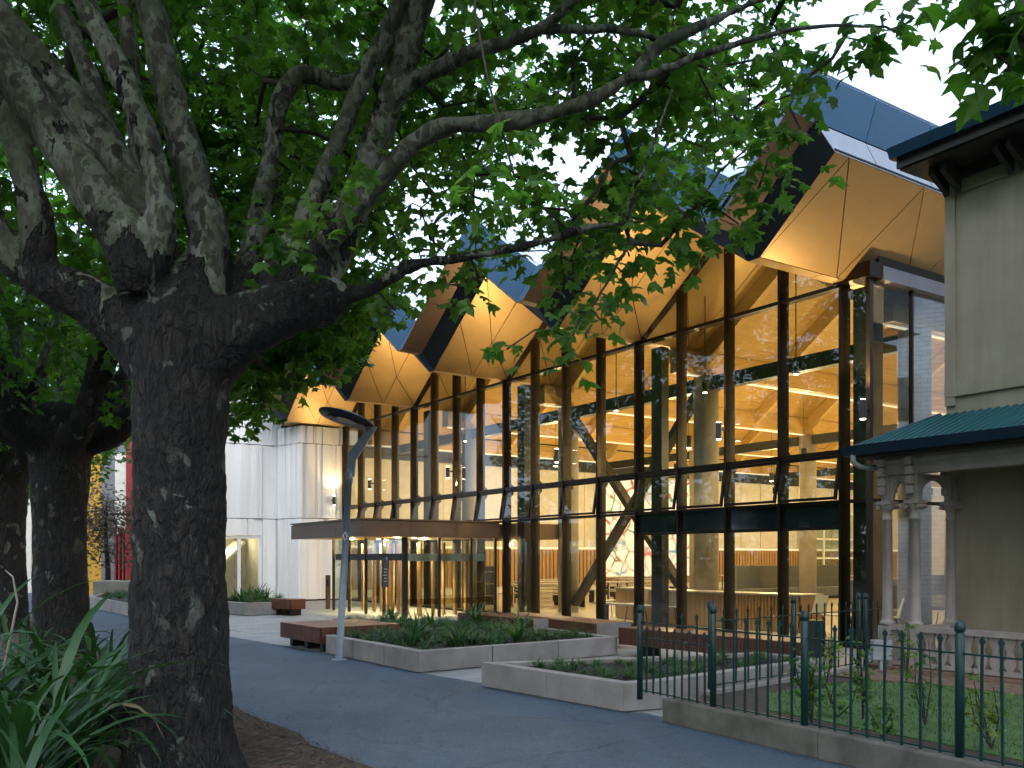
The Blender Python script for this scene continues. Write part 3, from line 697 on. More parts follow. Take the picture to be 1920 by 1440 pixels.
# track spots under the roof beam just inside the glass
for i, k in enumerate((1.2, 3.0, 5.2, 6.6, 10.5)):
    p = B(k*S, 0.75, 5.35); t = thing('spot_lamp', p, 'small black spot lamp on the roof edge inside the glass', 'spot lamp', 'spot lamps inside the glass')
    MB().lathe([(0.05, -.1), (0.06, -.09), (0.06, .12), (0.02, .14)], p, 12).build('lamp_body', M['blackm'], t)
    MB().lathe([(0.012, .14), (0.012, zs(k*S)-5.37)], p, 6).build('stem', M['blackm'], t)
    MB().lathe([(0.045, -.11), (0.045, -.104)], p, 12).build('lens', M['bulb'], t)
    l = bpy.data.lights.new('spot_light', 'SPOT'); l.energy = 300; l.color = (1, 0.72, 0.37); l.spot_size = math.radians(85); l.spot_blend = .7; l.shadow_soft_size = .05
    o = bpy.data.objects.new('spot_light', l); col.objects.link(o); o.parent = t; o.location = (0, 0, -.13); o.rotation_euler = (-(Vector((0, 0, -1))+DN*.22)).to_track_quat('Z', 'Y').to_euler()

# ------------------------------------------------------------------ furniture in the hall
def pendant(u, n, z):
    p = B(u, n, z); t = thing('pendant_lamp', p, 'small black cylinder pendant lamp hanging from the timber ceiling', 'pendant lamp', 'black pendants in the hall')
    MB().lathe([(0.08, 0.0), (0.085, 0.01), (0.085, 0.3), (0.07, 0.32)], p, 14).build('shade', M['blackm'], t)
    MB().lathe([(0.006, 0.32), (0.006, max(zs(u)-z-0.05, 0.4))], p, 5).build('cord', M['blackm'], t)
    MB().lathe([(0.06, -0.01), (0.06, -0.003)], p, 10).build('bulb', M['bulb'], t)
    l = bpy.data.lights.new('pendant_light', 'POINT'); l.energy = 205; l.color = (1.0, 0.70, 0.33); l.shadow_soft_size = 0.12
    o = bpy.data.objects.new('pendant_light', l); col.objects.link(o); o.parent = t; o.location = (0, 0, -0.16)
for n in (3.6, 8.5, 14.0, 20.0, 27.0, 35.0):
    for k in (1.6, 5.6, 9.6, 13.6): pendant(k*S+0.3*math.sin(n*3+k), n, 4.55)
def furn(name, u, n, label, cat, group=None): return thing(name, B(u, n, 0.006), label, cat, group)
cnt = furn('slatted_counter', 5.2, 1.6, 'long curved counter faced in vertical timber slats behind the glass', 'counter')
cm = MB(); cs = MB()
pts = []
for i in range(40):
    f = i/39; u = 2.2+6.0*f; n = 1.25+0.5*(abs(f-0.5)*2)**2*0.9
    pts.append((u, n))
for (ua_, na_), (ub_, nb_) in zip(pts, pts[1:]):
    cm.hexa([B(ua_, na_, 0.006), B(ub_, nb_, 0.006), B(ub_, nb_+0.6, 0.006), B(ua_, na_+0.6, 0.006)], [B(ua_, na_, 0.76), B(ub_, nb_, 0.76), B(ub_, nb_+0.6, 0.76), B(ua_, na_+0.6, 0.76)])
    for j in (0.2, 0.7):
        u, n = ua_+(ub_-ua_)*j, na_+(nb_-na_)*j; cs.box(u-0.025, u+0.025, n-0.05, n-0.002, 0.03, 0.78, B)
cm.build('carcass', M['slat'], cnt); tag(cs.build('slats', M['slat'], cnt), kind='stuff')
ct = MB()
for (ua_, na_), (ub_, nb_) in zip(pts, pts[1:]):
    ct.hexa([B(ua_, na_-0.07, 0.785), B(ub_, nb_-0.07, 0.785), B(ub_, nb_+0.65, 0.785), B(ua_, na_+0.65, 0.785)], [B(ua_, na_-0.07, 0.82), B(ub_, nb_-0.07, 0.82), B(ub_, nb_+0.65, 0.82), B(ua_, na_+0.65, 0.82)])
ct.build('counter_top', M['tabletop'], cnt)
def table(u, n, L=2.4, W=0.75, lab='', grp=None):
    t = furn('long_table', u, n, lab, 'table', grp)
    MB().box(u-W/2, u+W/2, n-L/2, n+L/2, 0.71, 0.75, B).build('table_top', M['tabletop'], t)
    for a in (-1, 1):
        for b_ in (-1, 1):
            MB().box(u+a*(W/2-.08)-.02, u+a*(W/2-.08)+.02, n+b_*(L/2-.15)-.02, n+b_*(L/2-.15)+.02, 0.006, 0.709, B).build('leg', M['blackm'], t)
    for s in (-1, 1):
        q = furn('table_bench', u+s*(W/2+.3), n, 'slim pale bench beside a long table in the hall', 'bench', 'benches at the long tables')
        MB().box(u+s*(W/2+.3)-.16, u+s*(W/2+.3)+.16, n-L/2, n+L/2, 0.42, 0.45, B).build('seat', M['tabletop'], q)
        for b_ in (-1, 1):
            MB().box(u+s*(W/2+.3)-.13, u+s*(W/2+.3)+.13, n+b_*(L/2-.2)-.02, n+b_*(L/2-.2)+.02, 0.006, 0.419, B).build('leg', M['blackm'], q)
for (u, n) in ((13.5, 3.2), (16.0, 5.0), (18.5, 7.0), (14.5, 7.5), (17.5, 11.0), (20.5, 12.0)):
    table(u, n, lab='long pale table between benches beyond the entrance', grp='long tables in the hall')
for (u, n) in ((13.0, 20.0), (16.5, 22.5), (19.5, 25.0), (15.5, 27.5), (20.5, 19.5)):
    table(u, n, 2.2, lab='long pale table deep in the hall by the timber wall', grp='deep hall tables')
def chair(u, n, rz, label, group):
    t = thing('shell_chair', B(u, n, 0.006), label, 'chair', group, rz)
    for nm, b_ in (('seat', MB().hexa([(-.2, -.2, .43), (.2, -.2, .43), (.22, .2, .45), (-.22, .2, .45)], [(-.2, -.2, .45), (.2, -.2, .45), (.22, .2, .47), (-.22, .2, .47)])),
                   ('backrest', MB().hexa([(-.2, -.21, .46), (.2, -.21, .46), (.2, -.19, .46), (-.2, -.19, .46)], [(-.17, -.30, .82), (.17, -.30, .82), (.17, -.28, .82), (-.17, -.28, .82)]))):
        o = link(nm, b_.mesh(nm), t, mat=M['plastic'])
    for a in (-1, 1):
        for c in (-1, 1):
            link('leg', MB().bar((a*.15, c*.14, .43), (a*.2, c*.2, 0), .018, .018).mesh('leg'), t, mat=M['blackm'])
    return t
ch0 = chair(1.25, 1.35, 1.2, 'pale shell chair with thin black legs just inside the glass', 'shell chairs inside the glass')
for u, n, r in ((0.75, 1.5, 1.0), (0.25, 1.7, 1.3), (1.7, 1.3, 2.0), (8.4, 1.6, -1.2), (6.6, 0.95, 0.4), (5.4, 0.9, -0.3), (0.6, 4.4, 2.2), (0.4, 6.0, 0.4)):
    copy_tree(ch0, None, B(u, n, 0.006), r)
def sofa(u, n, w, d, h, label):
    t = furn('upholstered_seat', u, n, label, 'sofa')
    MB().box(u-d/2, u+d/2, n-w/2, n+w/2, 0.10, 0.45, B).build('seat', M['fabric'], t, bevel=0.03)
    MB().box(u+d/2+0.002, u+d/2+.16, n-w/2, n+w/2, 0.006, h, B).build('backrest', M['fabric'], t, bevel=0.03)
    MB().box(u-d/2+.05, u+d/2-.05, n-w/2+.05, n+w/2-.05, 0.006, 0.098, B).build('plinth', M['blackm'], t)
sofa(3.2, 6.2, 2.6, 0.6, 1.05, 'long grey upholstered booth seat behind the slatted counter')
sofa(5.5, 13.5, 3.2, 0.6, 1.05, 'grey upholstered booth seat deep in the hall')
sofa(1.6, 4.2, 1.2, 0.8, 1.0, 'grey upholstered armchair beside the near glass corner')
sofa(12.6, 14.5, 6.0, 0.6, 1.3, 'long dark grey booth seat below the mural')
mu = thing('mural', B(UE-0.3, 17.1, 0.6), 'large glowing white mural with coloured line drawing on the end wall', 'mural')
MB().box(UE-0.36, UE-0.26, 13.9, 20.4, 0.65, 5.5, B).build('picture', M['mural'], mu)
for a in (13.88, 20.42): MB().box(UE-0.37, UE-0.24, a-0.03, a+0.02, 0.6, 5.55, B).build('frame', M['cream'], mu)
wt_ = furn('window_bench', 7.0, 0.75, 'low pale bench table just inside the glass near the brace foot', 'bench')
MB().box(5.4, 7.9, 0.62, 0.95, 0.42, 0.46, B).build('seat', M['tabletop'], wt_)
for u in (5.7, 7.6): MB().box(u-.03, u+.03, 0.68, 0.9, 0.006, 0.419, B).build('leg', M['blackm'], wt_)
shf = furn('wire_shelf', 16.2, 2.5, 'metal display rack standing inside the entrance', 'shelf')
for z in (0.3, 0.7, 1.1): MB().box(15.6, 16.8, 2.3, 2.7, z, z+0.03, B).build('shelf_board', M['tabletop'], shf)
for u in (15.6, 16.77): MB().box(u, u+.03, 2.3, 2.7, 0.006, 1.3, B).build('upright', M['blackm'], shf)
bx = thing('glazed_office', B(UE-0.6, 31, 0), 'glazed office bay with white frames in the far corner of the hall', 'office')
for n in (28.5, 30.2, 31.9, 33.6): MB().box(UE-0.7, UE-0.6, n, n+0.1, 0.006, 4.2, B).build('frame', M['white'], bx)
for z in (1.5, 2.6, 4.1): MB().box(UE-0.7, UE-0.61, 28.5, 33.7, z, z+0.1, B).build('frame_rail', M['white'], bx)
MB().box(UE-0.64, UE-0.63, 28.6, 33.6, 0.01, 4.1, B).build('pane', M['glassg'], bx)

# ------------------------------------------------------------------ white ribbed building at the far end
wb = thing('white_clad_building', B(17.5, -2, 0), 'white building clad in ribbed vertical panels beyond the glass hall', 'building')
def ribbed(u_of, n0, n1, z0, z1, seed):        # cladding along n at u, facing the camera
    r = random.Random(seed); b = MB(); n = n0; prof = []
    while n < n1-0.01:
        w = r.choice((0.06, 0.09, 0.14, 0.2)); w = min(w, n1-n); d = r.choice((0.0, 0.03, 0.07, 0.11))
        prof.append((n, d)); prof.append((n+w, d)); n += w
    vs = []; fs = []
    for n, d in prof: vs += [B(u_of-d, n, z0), B(u_of-d, n, z1)]
    for i in range(len(prof)-1): fs.append((2*i, 2*i+2, 2*i+3, 2*i+1))
    m = len(vs); vs += [B(u_of+0.1, n0, z0), B(u_of+0.1, n0, z1), B(u_of+0.1, n1, z0), B(u_of+0.1, n1, z1)]
    fs += [(0, 1, m+1, m), (m-2, m-1, m+3, m+2), tuple([2*i+1 for i in range(len(prof))]+[m+3, m+1]), tuple([2*i for i in range(len(prof))]+[m+2, m])]
    return b.add(vs, fs).build('cladding_panel', M['white'], wb)
lv = ((0.05, 3.03), (3.06, 5.80), (5.83, 9.6))
us = 16*S+0.12
for zi, (a, b_) in enumerate(lv):
    for j, (n0, n1) in enumerate(((-1.72, -0.9), (-0.89, -0.1))): ribbed(us, n0, n1, a, b_ if zi < 2 else 6.45, zi*10+j)
    for j, (n0, n1) in enumerate(((-2.64, -1.92), (-4.36, -2.65), (-5.4, -4.37), (-6.2, -5.41))):
        if zi == 0 and j == 1: continue
        ribbed(us+1.5, n0, n1, a, b_, 100+zi*20+j)
    # angled return
    q = MB(); steps = 8; r = random.Random(zi)
    for i in range(steps):
        fa, fb = i/steps, (i+0.86)/steps; d = r.choice((0, 0.03, 0.06))
        q.hexa([B(us+1.42*fa, -1.76-0.3*fa-d, a), B(us+1.42*fb, -1.76-0.3*fb-d, a), B(us+1.42*fb, -1.70-0.3*fb, a), B(us+1.42*fa, -1.70-0.3*fa, a)],
               [B(us+1.42*fa, -1.76-0.3*fa-d, b_ if zi < 2 else 6.45), B(us+1.42*fb, -1.76-0.3*fb-d, b_ if zi < 2 else 6.45), B(us+1.42*fb, -1.70-0.3*fb, b_ if zi < 2 else 6.45), B(us+1.42*fa, -1.70-0.3*fa, b_ if zi < 2 else 6.45)])
    q.build('cladding_panel', M['white'], wb)
MB().box(us+0.11, us+1.5, -1.6, -0.1, 0, 6.45, B).build('core_wall', M['joint'], wb)
MB().box(us+1.62, us+4.4, -6.19, -0.1, 2.45, 9.5, B).build('core_wall', M['joint'], wb)
MB().box(us+1.62, us+4.4, -2.6, -0.1, 0, 2.45, B).build('core_wall', M['joint'], wb)
MB().box(us+1.62, us+4.4, -6.19, -4.4, 0, 2.45, B).build('core_wall', M['joint'], wb)
for zi, (a_, b_) in enumerate(lv): MB().box(us+1.5, us+4.45, -6.26, -6.2, a_, b_, B).build('cladding_panel', M['white'], wb)
# glazed double door, lit room behind
dn0, dn1, du_ = -4.30, -2.72, us+1.52
ribbed(us+1.5, -4.36, -2.65, 2.42, 3.03, 77)
room = plain('lit_room', (0.72, 0.69, 0.6), None, 0.7)
MB().box(du_+2.6, du_+2.7, -4.4, -2.6, 0, 2.35, B).build('room_wall', room, wb)
MB().box(du_+0.12, du_+2.6, -4.4, -2.6, 0.005, 0.02, B).build('room_floor', M['floor'], wb)
for n in (-4.395, -2.625): MB().box(du_+0.12, du_+2.59, n, n+0.02, 0.021, 2.40, B).build('room_wall', room, wb)
MB().box(du_+0.12, du_+2.59, -4.37, -2.63, 2.41, 2.44, B).build('room_ceiling', room, wb)
MB().bar(B(du_+0.8, -4.2, 1.2), B(du_+1.9, -2.9, 2.2), 0.5, 0.12).build('stair_flight', M['cream'], wb)
l = bpy.data.lights.new('room_light', 'POINT'); l.energy = 22; l.color = (1, 0.86, 0.6); l.shadow_soft_size = 0.2
o = bpy.data.objects.new('room_light', l); col.objects.link(o); o.parent = wb; o.location = B(du_+1.3, -3.5, 2.0)-wb.location
for n in (dn0, (dn0+dn1)/2, dn1): MB().box(du_-0.02, du_+0.06, n-0.06, n+0.06, 0, 2.40, B).build('door_frame', M['white'], wb)
MB().box(du_-0.02, du_+0.06, dn0, dn1, 2.30, 2.40, B).build('door_frame', M['white'], wb)
for n0, n1 in ((dn0+.07, (dn0+dn1)/2-.07), ((dn0+dn1)/2+.07, dn1-.07)):
    d = MB().prism([B(du_+.02, n0, .02), B(du_+.02, n1, .02), B(du_+.02, n1, 2.29), B(du_+.02, n0, 2.29)], DU*.012).build('door_leaf', M['glass'], wb)
    hn = n1-.12 if n0 < (dn0+dn1)/2-.1 else n0+.12
    MB().bar(B(du_-.05, hn, .8), B(du_-.05, hn, 1.5), .03, .03).build('handle', M['galv'], d)
# downlight on the white return wall by the lamp post
washer(B(us-0.08, -0.5, 3.75), -DU, 'brown cylinder lamp on the white ribbed wall by the street lamp', 0.32)
po = thing('bollard_post', gnd(615, 1142)+Vector((0, 0, 0)), 'slim dark bronze access post by the ribbed wall', 'bollard')
MB().box(po.location.x-.07, po.location.x+.07, po.location.y-.05, po.location.y+.05, 0, 1.05).build('post_body', M['bronze'], po)
MB().box(po.location.x-.03, po.location.x+.03, po.location.y-.056, po.location.y-.0505, 0.72, 0.9).build('button_plate', M['blackm'], po)

# ------------------------------------------------------------------ planters
def planter(name, pts, h, label, seg=1.15, th=0.16):
    n = len(pts); c = Vector((sum(p[0] for p in pts)/n, sum(p[1] for p in pts)/n, 0))
    t = thing(name, c, label, 'planter')
    P = [Vector((x, y, 0)) for x, y in pts]
    inn = inset(P, th)
    for i in range(n):
        a, b, ai, bi = P[i], P[(i+1) % n], inn[i], inn[(i+1) % n]
        k = max(1, round((b-a).length/seg))
        for j in range(k):
            f0, f1 = j/k, (j+1)/k; g = 0.008/(b-a).length
            q = [a.lerp(b, f0+(g if j else 0)), a.lerp(b, f1-(g if j < k-1 else 0)), ai.lerp(bi, f1-(g if j < k-1 else 0)), ai.lerp(bi, f0+(g if j else 0))]
            MB().prism([v+Vector((0, 0, 0.008)) for v in q], (0, 0, h-0.008)).build('wall_panel', M['planter'], t, bevel=0.006)
    q = [v+Vector((0, 0, 0)) for v in inset(P, th*0.8)]
    MB().prism(q, (0, 0, h-0.05)).build('soil', M['soil'], t)
    return t
PA = [(-3.1, 15.26), (-1.29, 12.66), (1.73, 15.0), (-0.5, 19.0), (-4.0, 19.6)]
PB = [(-0.38, 11.35), (1.15, 9.44), (1.55, 9.62), (4.05, 11.75), (3.4, 12.6), (1.6, 11.95)]
planter('planter', PA, 0.30, 'middle low concrete planter of grass tufts beside the lamp post')
planter('planter', PB, 0.30, 'nearest low concrete planter with sparse tufts and bare soil behind the fence')
PC = [(-9.2, 27.2), (-7.3, 25.0), (-6.2, 25.8), (-7.6, 28.6)]
planter('planter', PC, 0.35, 'far concrete planter in front of the white ribbed wall')
PD = [tuple(gnd(165, 1139)[:2]), tuple(gnd(262, 1160)[:2]), tuple(gnd(300, 1150)[:2]), tuple(gnd(250, 1112)[:2])]
planter('planter', PD, 0.35, 'distant concrete planter before the yellow and red building')
blk = thing('stone_block', gnd(240, 1145)+Vector((0, 0, 0)), 'pale stone seat block on the distant planter', 'seat')
c = gnd(236, 1130); MB().box(c.x-.9, c.x+.9, c.y-.6, c.y+.6, 0.3, 0.78).build('block', M['conc'], blk, bevel=0.03)

# ------------------------------------------------------------------ timber benches
def bench(a, b, d, h, label, end='planter', grp=None):
    a = Vector((*a, 0)); b = Vector((*b, 0)); x = (b-a).normalized(); y = Vector((-x.y, x.x, 0))
    if y.y < 0: y = -y
    L = (b-a).length; t = thing('timber_bench', a.lerp(b, .5), label, 'bench', grp)
    fr = lambda p, q, r: a+x*p+y*q+Vector((0, 0, r))
    w = 0.11; k = max(3, round(d/w)); w = d/k
    for i in range(k): MB().box(0, L, i*w+.004, (i+1)*w-.004, h-.035, h, fr).build('seat_plank', M['benchtop'], t)
    s = MB(); m = int(L/.055)
    for i in range(m):
        q = i*L/m; s.box(q+.006, q+L/m-.006, -.03, -.002, h-.27, h-.002, fr); s.box(q+.006, q+L/m-.006, d+.002, d+.03, h-.27, h-.002, fr)
    tag(s.build('skirt_slats', M['bench'], t), kind='stuff')
    MB().box(-.02, -.002, 0, d, h-.28, h-.001, fr).build('end_board', M[end], t)
    MB().box(L+.002, L+.02, 0, d, h-.28, h-.001, fr).build('end_board', M[end], t)
    MB().box(.02, L-.02, .02, d-.02, h-.26, h-.04, fr).build('core', M['joint'], t)
    for f in (.12, .5, .88): MB().box(L*f-.06, L*f+.06, .1, d-.1, 0.0, h-.26, fr).build('leg', M['blackm'], t)
    return t
bench((-4.2, 16.7), (-3.2, 15.36), 1.5, 0.42, 'low red timber bench on the corner of the middle planter by the lamp post', 'bench')
bench((-1.1, 18.9), (0.38, 16.75), 0.55, 0.46, 'dark red slatted timber bench along the back of the middle planter')
bench((-0.35, 18.6), (1.45, 15.75), 0.75, 0.46, 'red timber bench with pale end board close to the glass wall')
bench((1.75, 14.9), (3.95, 12.15), 0.55, 0.46, 'longest red timber bench behind the green fence')
bench((-6.7, 25.5), (-6.05, 25.0), 0.5, 0.45, 'small timber bench end against the far planter', 'bench')

# ------------------------------------------------------------------ street lamp
lt = thing('street_lamp', (-2.68, 14.2, 0), 'grey galvanised street lamp with a dark disc head', 'street lamp')
b0 = Vector((-2.68, 14.2, 0)); tp = at(655, 885, 14.2)
MB().tube([b0, b0+Vector((0, 0, 0.03)), b0+Vector((0, 0, .031)), b0.lerp(tp, .5), b0.lerp(tp, .94), b0.lerp(tp, .941), tp], [.07, .07, .057, .054, .05, .06, .06], 18).build('pole', M['galv'], lt, True)
MB().prism([at(649, 893, 14.17), at(664, 893, 14.17), at(667, 862, 14.17), at(707, 800, 14.17), at(692, 797, 14.17), at(653, 850, 14.17)], (0, .06, 0)).build('arm', M['galv'], lt)
MB().tube([b0+Vector((0, 0, 0.0)), b0+Vector((0, 0, .02))], [.12, .12], 16).build('base_plate', M['galv'], lt)
disc = MB().lathe([(0.02, 0.07), (0.30, 0.06), (0.44, 0.02), (0.445, 0.0), (0.43, -0.025), (0.30, -0.03), (0.28, -0.02), (0.02, -0.02)], (0, 0, 0), 40).mesh('lamp_head', True)
disc.materials.append(M['lamp'])
link('lamp_head', disc, lt, at(650, 785, 14.2)-b0, (math.radians(-7), math.radians(15), 0))
dm = MB().lathe([(0.16, -0.028), (0.16, -0.034)], (0, 0, 0), 24).mesh('lens'); dm.materials.append(M['windowdark'])
link('lens', dm, lt, at(650, 785, 14.2)-b0, (math.radians(-7), math.radians(15), 0))
stk = Vector(b0.lerp(tp, 0.66))
MB().prism([stk+Vector((0, -.068, .075)), stk+Vector((.05, -.068, 0)), stk+Vector((0, -.068, -.075)), stk+Vector((-.05, -.068, 0))], (0, -.004, 0)).build('sticker', M['pool'], lt)
MB().prism([stk+Vector((-.012, -.073, .03)), stk+Vector((.012, -.073, .03)), stk+Vector((.012, -.073, -.03)), stk+Vector((-.012, -.073, -.03))], (0, -.002, 0)).build('sticker_mark', M['red'], lt)

# ------------------------------------------------------------------ house garden and green fence
FD = Vector((0.576, -1.0, 0)).normalized()
def fl(Y): return Vector((1.256-0.576*(Y-9.38)+0.04, Y, 0))
GZ = 0.15
g_out = [fl(8.75)[:2], fl(0)[:2], (14, 0), (14, 14), (5.6, 13.2), (4.62, 12.08), (2.05, 9.78)]
gz = MB().prism([(x, y, -0.01) for x, y in g_out], (0, 0, GZ)).build('garden_bed', M['mulch']); gz['kind'] = 'structure'
lawn_pts = [tuple((fl(8.35)+Vector((.55, .35, 0)))[:2])]+[tuple((fl(Y)+Vector((.55+.05*math.sin(Y*2), .3, 0)))[:2]) for Y in (7.6, 6.9, 6.2, 5.2, 2)]+[(9, 3), (7.3, 6.2), (6.3, 8.0), (5.55, 9.3), (4.9, 10.3), (4.25, 10.75), (3.4, 10.4), (2.7, 9.7)]
lw = MB().prism([(x, y, GZ-0.02) for x, y in lawn_pts], (0, 0, 0.022)).build('lawn', M['lawn']); lw['kind'] = 'structure'
gr = MB()
lp = [Vector((x, y)) for x, y in lawn_pts]
def inside(p, poly):
    r = False; j = len(poly)-1
    for i in range(len(poly)):
        a, b = poly[i], poly[j]
        if (a[1] > p[1]) != (b[1] > p[1]) and p[0] < (b[0]-a[0])*(p[1]-a[1])/(b[1]-a[1])+a[0]: r = not r
        j = i
    return r
for i in range(16000):
    p = (random.uniform(2.4, 7), random.uniform(4.5, 10.8))
    if not inside(p, lawn_pts): continue
    a = random.random()*6.28; h = random.uniform(.015, .04); dx, dy = math.cos(a)*.004, math.sin(a)*.004; l_ = random.uniform(-.02, .02)
    gr.add([(p[0]-dx, p[1]-dy, GZ), (p[0]+dx, p[1]+dy, GZ), (p[0]+l_, p[1]+l_, GZ+h)], [(0, 1, 2)])
o = bpy.data.objects.new('grass', gr.mesh('grass', fix=False)); col.objects.link(o); o.data.materials.append(M['tuft']); tag(o, 'short mown grass blades of the small front lawn', 'grass', kind='stuff')
# low concrete plinth wall under the fence
kw = thing('fence_plinth', fl(6), 'low stained concrete plinth wall under the green fence', 'wall')
a0, a1 = fl(8.95), fl(-1)
nrm = Vector((FD.y, -FD.x, 0))
if nrm.x > 0: nrm = -nrm
for i in range(6):
    p, q = a0.lerp(a1, i/6), a0.lerp(a1, (i+1)/6)
    MB().prism([p+nrm*.10+FD*.002, q+nrm*.10-FD*.002, q-nrm*.13-FD*.002, p-nrm*.13+FD*.002], (0, 0, .23)).build('plinth_block', M['kerb'], kw, bevel=.015)
wp = thing('return_edging', (3.3, 10.9, 0), 'thin concrete edging below the fence return at the planter', 'edging')
MB().bar((2.05, 9.72, .09), (4.62, 12.02, .09), .1, .18).build('edging_strip', M['planter'], wp)

post_me = MB().lathe([(.031, 0), (.031, .87), (.027, .875), (.027, .888), (.035, .893), (.036, .925), (.03, .95), (.014, .965)], (0, 0, 0), 16).mesh('post', True); post_me.materials.append(M['greenp'])
def picket_me(h):
    b = MB().box(-.009, .009, -.006, .006, 0, h-.06)
    b.add([(-.01, -.006, h-.06), (.01, -.006, h-.06), (.024, -.004, h-.035), (.0, -.002, h), (-.024, -.004, h-.035), (-.01, .006, h-.06), (.01, .006, h-.06), (.024, .004, h-.035), (.0, .002, h), (-.024, .004, h-.035)],
          [(0, 1, 2, 3, 4), (9, 8, 7, 6, 5), (0, 5, 6, 1), (1, 6, 7, 2), (2, 7, 8, 3), (3, 8, 9, 4), (4, 9, 5, 0)])
    me = b.mesh('picket'); me.materials.append(M['greenp']); return me
pk_t, pk_s = picket_me(.84), picket_me(.68)
def fence(posts, label, z0, npk, short=(), post_z=None):
    t = thing('green_fence', posts[0], label, 'fence')
    for i, p in enumerate(posts):
        lz = (post_z[i] if post_z else z0)
        link('post', post_me, t, Vector((p[0], p[1], lz))-t.location, scale=(1, 1, 1))
    for i in range(len(posts)-1):
        a, b = Vector((*posts[i][:2], z0)), Vector((*posts[i+1][:2], z0)); d = (b-a).normalized(); rz = math.atan2(d.y, d.x)
        for h in (.05, .74)+((.58,) if i in short else ()):
            MB().bar(a+Vector((0, 0, h)), b+Vector((0, 0, h)), .02 if h != .58 else .016, .012).build('rail', M['greenp'], t)
        n = npk[i] if i < len(npk) else 8
        for j in range(1, n+1):
            f = j/(n+1); me = pk_s if (i in short and j % 2 == 1) else pk_t
            link('picket', me, t, a.lerp(b, f)+Vector((random.uniform(-.003, .003), .0, .03))-t.location, (random.uniform(-.01, .01), random.uniform(-.012, .012), rz))
    return t
fence([fl(9.36), fl(8.42), fl(7.48), fl(6.29), fl(5.1), fl(3.9)], 'green iron picket fence along the footpath on the concrete plinth', 0.20, (9, 7, 8, 8, 8), (0,), [.15, .2, .2, .2, .2, .2])
fence([Vector((2.14, 9.86, 0)), Vector((3.36, 10.93, 0)), Vector((4.54, 11.98, 0))], 'green iron picket fence return running back to the veranda', 0.17, (6, 8))
fence([Vector((4.63, 11.98, 0)), Vector((5.2, 12.6, 0))], 'short green fence piece behind the veranda corner post', 0.17, (3,))
mb_ = thing('meter_box', (4.72, 11.75, .15), 'small grey utility box on the fence by the veranda corner', 'box')
MB().box(4.62, 4.86, 11.72, 11.82, .28, .54).build('box_body', M['pvc'], mb_, bevel=.01)
MB().box(4.62, 4.86, 11.705, 11.718, .42, .54).build('box_lid', M['pvc'], mb_)
MB().box(4.72, 4.76, 11.75, 11.79, .14, .28).build('box_stem', M['pvc'], mb_)
lb = thing('litter_bin', (3.95, 11.95, 0), 'narrow black bin behind the fence at the bench end', 'bin')
MB().box(3.86, 4.06, 11.9, 12.06, 0, .75).build('bin_body', M['blackm'], lb, bevel=.015)
MB().box(3.85, 4.07, 11.89, 12.07, .752, .78).build('bin_lid', M['dark'], lb)
# brick path round the veranda
gp = MB().prism([(x, y, GZ-0.03) for x, y in [(3.9, 11.25), (4.3, 10.72), (4.95, 10.28), (5.6, 9.28), (6.4, 7.9), (9, 4), (12, 4), (12, 12), (4.9, 12.2)]], (0, 0, .026)).build('garden_path', M['soil']); gp['kind'] = 'structure'
bk = MB().box(-.112, .112, -.052, .052, 0, .012).mesh('brick'); bk.materials.append(M['paver'])
cnt_b = 0
pp = [(3.95, 11.2), (4.3, 10.75), (4.95, 10.31), (5.6, 9.3), (6.2, 8.3), (6.6, 8.6), (5.3, 11.4), (4.85, 12.1)]
HX = Vector((0.537, -0.843, 0)); HM = Vector((0.843, 0.537, 0))
for i in range(-8, 24):
    for j in range(-22, 22):
        c = Vector((4.8, 11.0, 0))+HX*(i*.23+(.115 if j % 2 else 0))+HM*(j*.108)
        if inside(c, pp) and cnt_b < 300:
            cnt_b += 1; link('brick', bk, gp, (c.x, c.y, GZ-.004+random.uniform(-.002, .002)), (0, 0, math.atan2(HX.y, HX.x)+random.uniform(-.01, .01)))

# ------------------------------------------------------------------ old house with veranda
HC = Vector((5.12, 11.62, 0))
def H(a, b, z): return HC+HX*a+HM*b+Vector((0, 0, z))
house = thing('old_house', H(2, 3, 0), 'old beige rendered house with teal roof and arched veranda', 'house')
WB, WA = 0.86, -0.12
MB().box(WA, 9, WB, 9, 0, 6.62, H).build('wall', M['render'], house)
for nm, args in (('moulding', (WA-.012, WA+.13, WB-.025, WB-.001, 3.6, 6.55)), ('moulding', (WA+.131, 6, WB-.025, WB-.001, 6.38, 6.55)), ('moulding', (WA-.012, 6, WB-.03, WB-.001, 3.72, 3.90))):
    MB().box(*args, H).build(nm, M['render'], house)
MB().box(WA-.05, 6, WB-.07, WB-.001, 6.55, 6.68, H).build('cornice', M['eave'], house)
MB().box(WA-.27, 6, WB-.62, WB+.3, 6.70, 6.76, H).build('soffit', M['eave'], house)
MB().box(WA-.29, 6, WB-.66, WB-.621, 6.72, 6.86, H).build('fascia', M['eave'], house)
MB().hexa([H(WA-.34, WB-.74, 6.84), H(6, WB-.74, 6.84), H(6, WB-.62, 6.84), H(WA-.34, WB-.62, 6.84)], [H(WA-.36, WB-.78, 6.98), H(6, WB-.78, 6.98), H(6, WB-.62, 6.98), H(WA-.36, WB-.62, 6.98)]).build('gutter', M['gutter'], house)
MB().hexa([H(WA-.34, WB-.66, 6.9), H(9, WB-.66, 6.9), H(9, 9.5, 6.9), H(WA-.34, 9.5, 6.9)], [H(3, 3.5, 8.4), H(7, 3.5, 8.4), H(7, 6, 8.4), H(3, 6, 8.4)]).build('roof', M['tealroof'], house)
